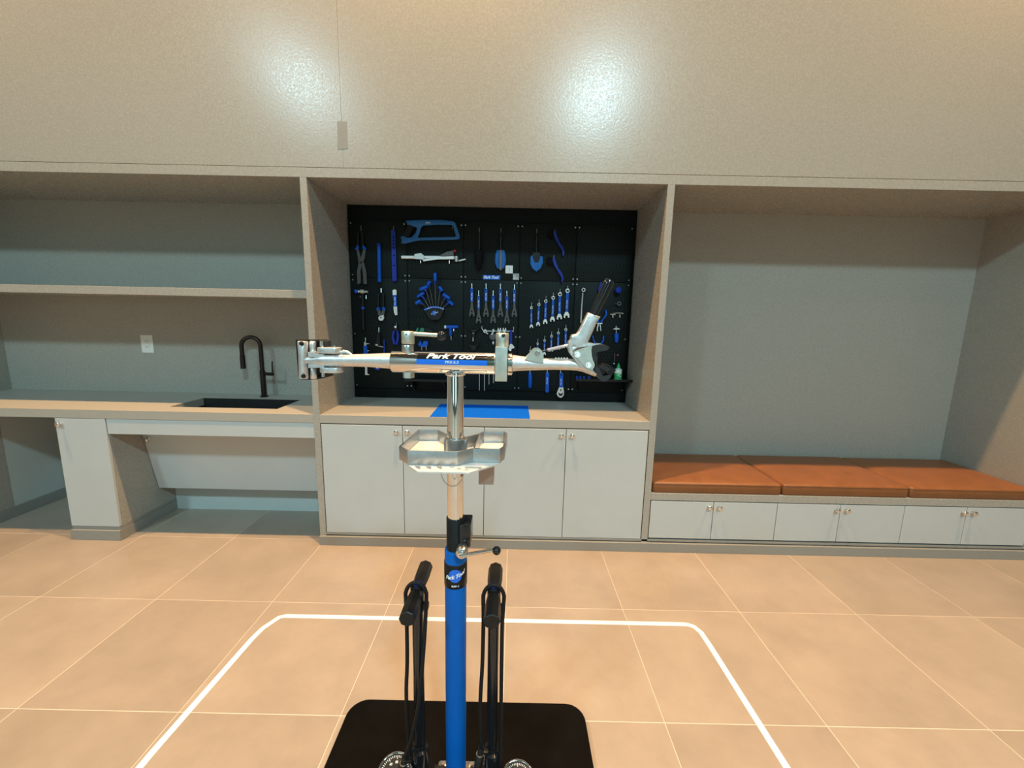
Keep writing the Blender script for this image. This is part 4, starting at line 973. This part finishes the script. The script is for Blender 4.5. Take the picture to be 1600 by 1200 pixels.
MB().tube([(x_r - .004, SYc, ZA), (x_r, SYc, ZA), (xb0 + .002, SYc, ZA)], [TR - .001, TR + .001, TR - .002], 40).build('end_collar', 'steel', st, 50)

# ---- left arm and its clamp (crop origin 450,515, 0.10625 px)
s1 = .10625
P1 = lambda x, y, yy=SYc: S(450 + x * s1, 515 + y * s1, yy)
r1 = lambda p: p * s1 * .00174
arm = MB().tube([P1(1540, 460), P1(1400, 457), P1(1200, 453), P1(900, 452), P1(700, 450), P1(560, 450), P1(470, 452), P1(380, 455), P1(250, 455)],
                [r1(116), r1(108), r1(96), r1(88), r1(92), r1(95), r1(84), r1(62), r1(45)], 28).build('left_arm', 'cast_alu', st, 60)
MB().prism([tuple(P1(x, y).xz) for x, y in ((320, 325), (420, 330), (430, 350), (560, 355), (560, 400), (330, 395))], SYc - .012, SYc + .020).build('upper_web', 'cast_alu', arm, 30)
MB().prism([tuple(P1(x, y).xz) for x, y in ((330, 500), (560, 490), (560, 545), (420, 556), (330, 556))], SYc - .012, SYc + .020).build('lower_web', 'cast_alu', arm, 30)
lc = MB().tube([P1(218, 172), P1(218, 180), P1(222, 400), P1(232, 700), P1(232, 716)], [r1(66), r1(72), r1(62), r1(66), r1(62)], 24).build('left_clamp', 'cast_alu', st, 60, 'fixed clamp jaw at the left arm end')
MB().prism([tuple(P1(x, y, SYc + .022).xz) for x, y in ((112, 150), (520, 152), (520, 168), (412, 172), (412, 330), (440, 335), (440, 560), (425, 565), (430, 700), (545, 690), (540, 712), (400, 735), (200, 738), (150, 690))], SYc + .022, SYc + .048).build('jaw_cover', 'black_plastic', lc, 30)
for a, b in (((365, 170), (365, 335)), ((375, 562), (378, 722))):
    MB().cyl(P1(*a, SYc + .01), P1(*b, SYc + .01), r1(46), n=18, bev=.002).build('hinge_barrel', 'cast_alu', lc, 60)
for a, b in (((470, 165), (470, 330)), ((485, 562), (490, 705))):
    x0_, x1_ = P1(a[0] - 58, 0).x, P1(a[0] + 60, 0).x
    MB().box(x0_, x1_, SYc + .012, SYc + .04, P1(*b).z, P1(*a).z, .003).build('pad', 'jaw_rubber', lc)
for x, y in ((200, 205), (228, 685)):
    p = P1(x, y, SYc - .012); MB().cyl(p, p + Vector((0, -.005, 0)), r1(34), r1(24), 14).build('bolt', 'black_plastic', lc, 40)
for x, y0, y1_ in ((492, 170, 240), (518, 630, 695)): MB().cyl(P1(x, y0, SYc + .005), P1(x, y1_, SYc + .005), r1(24), n=6).build('hex_bolt', 'steel', lc, 0)
for yy0, yy1, xs in ((262, 345, (430, 760)), (552, 628, (452, 765))):
    x0_, x1_ = P1(xs[0], 0).x, P1(xs[1], 0).x; z0_, z1_ = P1(600, yy1).z, P1(600, yy0).z
    plate_xy(rrect(x0_, x1_, SYc - .016, SYc + .022, .017, 6), [], z0_, z1_, .0015).build('cover_plate', 'cast_alu', arm, 40)
for x in (500, 683): MB().cyl(P1(x, 262), P1(x, 232), r1(22), n=10).build('cover_bolt', 'polished', arm, 40)
MB().tube([P1(770, 350), P1(820, 322), P1(880, 335), P1(940, 365)], [r1(18), r1(26), r1(24), r1(10)], 10).build('cast_rib', 'cast_alu', arm, 60)

# ---- right arm and its clamp (crop origin 810,500, 0.1 px)
P2 = lambda x, y, yy=SYc: S(810 + x * .1, 500 + y * .1, yy)
X2 = lambda L: [tuple(P2(x, y).xz) for x, y in L]
r2 = lambda p: p * .1 * .00174
ra = MB().tube([P2(-100, 674), P2(0, 676), P2(120, 682), P2(300, 688), P2(550, 688), P2(800, 694), P2(930, 706), P2(1030, 740), P2(1120, 785), P2(1220, 835)],
               [r2(128), r2(116), r2(106), r2(95), r2(86), r2(88), r2(84), r2(74), r2(64), r2(52)], 28).build('right_arm', 'cast_alu', st, 60)
for k in range(5): MB().ball(P2(585 + k * 44, 604, SYc - .003), .0035, 8).build('cast_rivet', 'cast_alu', ra, 60)
ear = X2([(95, 608), (235, 452), (270, 440), (320, 442), (352, 465), (382, 520), (388, 657), (240, 640)])
e1 = MB().prism(ear, SYc - .020, SYc - .014).build('link_bracket', 'brushed_zinc', ra, 30)
MB().prism(ear, SYc + .014, SYc + .020).build('link_bracket', 'brushed_zinc', ra, 30)
def bolt(x, y, yy, parent, r=44):
    p = P2(x, y, yy); o = MB().cyl(p, p + Vector((0, -.003, 0)), r2(r), r2(r * .9), 20, 0).build('bolt', 'polished', parent, 40)
    MB().cyl(p + Vector((0, -.003, 0)), p + Vector((0, -.006, 0)), r2(r * .62), r2(r * .5), 16).build('bolt_head', 'polished', o, 40)
bolt(297, 520, SYc - .020, e1)
MB().cyl(P2(300, 515), P2(460, 470), r2(13), n=10).build('link_rod', 'black_plastic', ra)
MB().cyl(P2(455, 470), P2(700, 412), r2(27), n=6).build('link_sleeve', 'lilac_sleeve', ra, 0)
MB().cyl(P2(695, 413), P2(850, 375), r2(17), n=10).build('link_end', 'cast_alu', ra)
# lever handle
lv = X2([(795, 385), (800, 350), (850, 305), (838, 282), (850, 258), (880, 250), (915, 245), (960, 190), (1010, 90), (1095, -80), (1225, -32), (1190, 20), (1120, 180), (1050, 330), (1030, 385), (1000, 412), (900, 425), (845, 470), (838, 515), (812, 490), (800, 440)])
hd = plate_xz(lv, [[tuple(P2(858 + 33 * math.cos(t), 402 + 33 * math.sin(t)).xz) for t in [2 * PI * k / 16 for k in range(16)]]], SYc - .014, SYc + .014, .005).build('clamp_lever', 'cast_alu', st, 60)
MB().cyl(P2(858, 402, SYc - .008), P2(858, 402, SYc + .012), r2(33), n=14).build('pivot_hole', 'black_plastic', hd)
g0, g1 = S((919.8 + 931.7) / 2, 494.6), S(952.3, 439)
dd = (g1 - g0).normalized()
MB().tube([g0 - dd * .01, g0, g0 + (g1 - g0) * .9, g1 - dd * .004, g1 + dd * .003], [.0105, .0112, .0138, .0136, .0105], 24).build('grip', 'black_gloss', hd, 50)
# cam plates
cp = X2([(845, 500), (855, 478), (885, 465), (1105, 392), (1122, 400), (1112, 450), (1118, 540), (1135, 610), (1162, 665), (1162, 700), (1148, 735), (1112, 758), (1070, 755), (1020, 722), (930, 622), (858, 545)])
c1 = MB().prism(cp, SYc - .026, SYc - .020).build('cam_plate', 'brushed_zinc', st, 30)
MB().prism(cp, SYc + .020, SYc + .026).build('cam_plate', 'brushed_zinc', st, 30)
MB().prism(X2([(800, 470), (850, 500), (930, 625), (1020, 725), (990, 735), (900, 650), (830, 560), (790, 500)]), SYc - .017, SYc + .017).build('cam_body', 'cast_alu', st, 30)
bolt(920, 540, SYc - .026, c1, 48); bolt(1093, 705, SYc - .026, c1, 46)
# black jaws
uj = MB().prism(X2([(1105, 470), (1118, 425), (1150, 395), (1200, 380), (1300, 385), (1350, 390), (1400, 412), (1368, 462), (1290, 478), (1225, 490), (1200, 500), (1188, 530), (1205, 580), (1212, 640), (1150, 642), (1125, 590), (1108, 540)]), SYc - .019, SYc + .019).build('upper_jaw', 'jaw_rubber', st, 30)
MB().prism(X2([(1000, 412), (1060, 355), (1140, 358), (1290, 392), (1200, 385), (1150, 392), (1110, 420), (1090, 400)]), SYc - .0165, SYc + .0165).build('jaw_arm', 'cast_alu', uj, 30)
lj = MB().prism(X2([(1165, 735), (1205, 722), (1240, 740), (1262, 800), (1298, 862), (1345, 852), (1392, 842), (1432, 838), (1395, 900), (1350, 935), (1290, 945), (1240, 905), (1205, 820)]), SYc - .021, SYc + .021).build('lower_jaw', 'jaw_rubber', st, 30)
MB().prism(X2([(1238, 742), (1290, 712), (1340, 682), (1420, 705), (1500, 770), (1440, 840), (1385, 846), (1350, 815), (1318, 795), (1290, 825), (1262, 800)]), SYc - .0185, SYc + .0185).build('jaw_pad', 'black_rubber', lj, 30)
for k in range(6):
    a = P2(1262 + k * 22, 742 + k * 12, SYc - .0190); MB().cyl(a, P2(1335 + k * 22, 704 + k * 13, SYc - .0190), .0016, n=6).build('tooth_ridge', 'jaw_rubber', lj, 0)
MB().cyl(P2(1228, 500, SYc - .006), P2(1222, 740, SYc - .006), r2(8), n=8).build('tension_wire', 'tool_grey', uj)

# ================================================================== FLOOR PUMPS
def pump(x, y, yaw, label, hose_side, gx, gy, seed):
    t = thing('floor_pump', label, 'bicycle pump', (x, y, PT), 'black floor pumps')
    z0 = PT + .0005; ZHd = .69
    ft = MB().prism([(x - .11, z0), (x + .11, z0), (x + .11, z0 + .012), (x + .04, z0 + .022), (x + .022, z0 + .05), (x - .022, z0 + .05), (x - .04, z0 + .022), (x - .11, z0 + .012)], y - .035, y + .03).build('foot', 'black_plastic', t, 30)
    brl = MB().tube([(x, y, z0 + .04), (x, y, z0 + .12), (x, y, z0 + .125), (x, y, .625), (x, y, .627), (x, y, .655)], [.026, .024, .0165, .0165, .0195, .0185], 24).build('barrel', 'black_gloss', t, 40)
    MB().torus((x, y, .165), .0185, .0022, 'Z', 24, 6).build('hose_ring', 'black_rubber', brl, 60)
    MB().cyl((x, y, .55), (x, y, ZHd), .0085, n=14).build('piston_rod', 'black_gloss', t)
    ca, sa = math.sin(yaw), math.cos(yaw)         # handle runs along (ca, sa)
    hp = lambda s, dz=0, sd=0: Vector((x + ca * s + sa * sd, y + sa * s - ca * sd, ZHd + dz))
    hb = MB()
    hb.tube([hp(-.118), hp(-.116), hp(-.06), hp(-.03), hp(-.012), hp(.012), hp(.03), hp(.06), hp(.116), hp(.118)], [.020, .0225, .0225, .020, .0175, .0175, .020, .0225, .0225, .020], 8).build('handle', 'black_plastic', t, 20)
    MB().tube([hp(0, -.034), hp(0, .017), hp(0, .0215)], [.019, .0195, .017], 18).build('handle_hub', 'black_plastic', t, 40)
    MB().cyl(hp(0, .0215), hp(0, .023), .0135, n=18).build('hub_cap', 'tool_navy', t, 40)
    # hose: up one side, over the hub, down the other side
    c = []
    for k in range(13):
        a = PI * k / 12; c.append(Vector((x - .030 * math.cos(a) , y - .016, ZHd - .006 + .042 * math.sin(a))))
    left = [Vector((x - .040, y - .010, .20)), Vector((x - .036, y - .012, .33)), Vector((x - .031, y - .012, .46)), Vector((x - .029, y - .014, .60))]
    if hose_side < 0:
        right = [Vector((x + .026, y - .018, .60)), Vector((x + .020, y - .024, .50)), Vector((x + .006, y - .034, .34)), Vector((x - .018, y - .040, .22)), Vector((x - .036, y - .042, .165))]
        left[0] = Vector((x - .030, y - .004, .06))
    else:
        right = [Vector((x + .026, y - .014, .60)), Vector((x + .026, y - .012, .46)), Vector((x + .027, y - .010, .3)), Vector((x + .027, y - .008, .07))]
        left[0] = Vector((x - .031, y - .020, .18))
    P = left + c + right
    # smooth with Catmull-Rom
    sm = []
    for i in range(len(P) - 1):
        p0, p1, p2, p3 = P[max(i - 1, 0)], P[i], P[i + 1], P[min(i + 2, len(P) - 1)]
        for k in range(4):
            q_ = k / 4; sm.append(.5 * ((2 * p1) + (p2 - p0) * q_ + (2 * p0 - 5 * p1 + 4 * p2 - p3) * q_ * q_ + (3 * p1 - p0 - 3 * p2 + p3) * q_ ** 3))
    sm.append(P[-1])
    hs = MB().tube(sm, .0058, 10).build('hose', 'black_rubber', t, 60)
    end = P[-1] if hose_side < 0 else P[0]
    chuck = MB().tube([end + Vector((0, 0, .004)), end + Vector((-.003, -.004, -.016)), end + Vector((-.005, -.006, -.020)), end + Vector((-.010, -.014, -.060))], [.009, .0095, .0125, .0115], 14).build('chuck', 'black_plastic', t, 50)
    MB().torus(end + Vector((-.003, -.004, -.016)), .0105, .0022, 'Z', 18, 6).build('chuck_ring', 'steel', chuck, 60)
    MB().box(end.x - .006, end.x + .022, end.y - .012, end.y + .002, end.z - .010, end.z - .002, .002).build('chuck_lever', 'black_plastic', chuck)
    MB().box(x + .018, x + .034, y - .012, y + .004, ZHd - .055, ZHd - .035, .003).build('hose_clip', 'black_plastic', t)
    # pressure gauge, tilted up
    gc = Vector((gx, gy, .095)); nrm = Vector((0, -.45, .9)).normalized()
    g_ = MB().cyl(gc - nrm * .028, gc, .048, .052, 36).build('gauge', 'black_plastic', t, 40)
    tn = Vector((1, 0, 0)); bn = nrm.cross(tn)
    def gp(r, a, h=0): return gc + (tn * math.cos(a) + bn * math.sin(a)) * r + nrm * h
    n_ = 36; mb = MB(); rings = []
    for k in range(n_):
        a = 2 * PI * k / n_; ring = []
        for j in range(8):
            b_ = 2 * PI * j / 8; ring.append(mb.bm.verts.new(gp(.0515 + .0032 * math.cos(b_), a, .0032 * math.sin(b_) + .001)))
        rings.append(ring)
    for k in range(n_):
        for j in range(8): mb.bm.faces.new((rings[k][j], rings[k][(j + 1) % 8], rings[(k + 1) % n_][(j + 1) % 8], rings[(k + 1) % n_][j]))
    mb.build('bezel', 'chrome', g_, 60)
    mb = MB()
    for k in range(41):
        a = math.radians(230 - 280 * k / 40); l0 = .040 if k % 5 else .036; w_ = .0007
        d_ = (tn * -math.sin(a) + bn * math.cos(a)) * w_
        mb.add([gp(l0, a, .0006) + d_, gp(l0, a, .0006) - d_, gp(.045, a, .0006) - d_, gp(.045, a, .0006) + d_], [(0, 1, 2, 3)])
    mb.build('scale', 'white_print', g_, 0)
    mb = MB(); MM = Matrix(((tn.x, bn.x, nrm.x, 0), (tn.y, bn.y, nrm.y, 0), (tn.z, bn.z, nrm.z, 0), (0, 0, 0, 1)))
    for k, wd in enumerate(('0', '20', '40', '60', '80', '100', '120', '140', '160')):
        a = math.radians(230 - 280 * k / 8); mb.merge(text_bm(wd, None, .0065, 0, .02), Matrix.Translation(gp(.029, a, .0006)) @ MM)
    mb.build('numerals', 'white_print', g_, 0)
    MB().tube([gp(0, 0, .002), gp(.037, math.radians(228), .002)], [.0016, .0006], 6).build('needle', 'red_plastic', g_, 0)
    MB().cyl(gp(0, 0, .0005), gp(0, 0, .004), .0045, n=12).build('needle_hub', 'black_gloss', g_, 40)
    MB().cyl(gc - nrm * .026, (x, y, z0 + .05), .014, n=12).build('gauge_neck', 'black_plastic', t, 40)
pump(-.2655, -1.387, .0, 'black floor pump left of the blue post, hose twisted across its barrel', -1, -.336, -1.425, 1)
pump(-.0415, -1.390, .0, 'black floor pump right of the blue post, hose hanging straight', 1, .040, -1.440, 2)
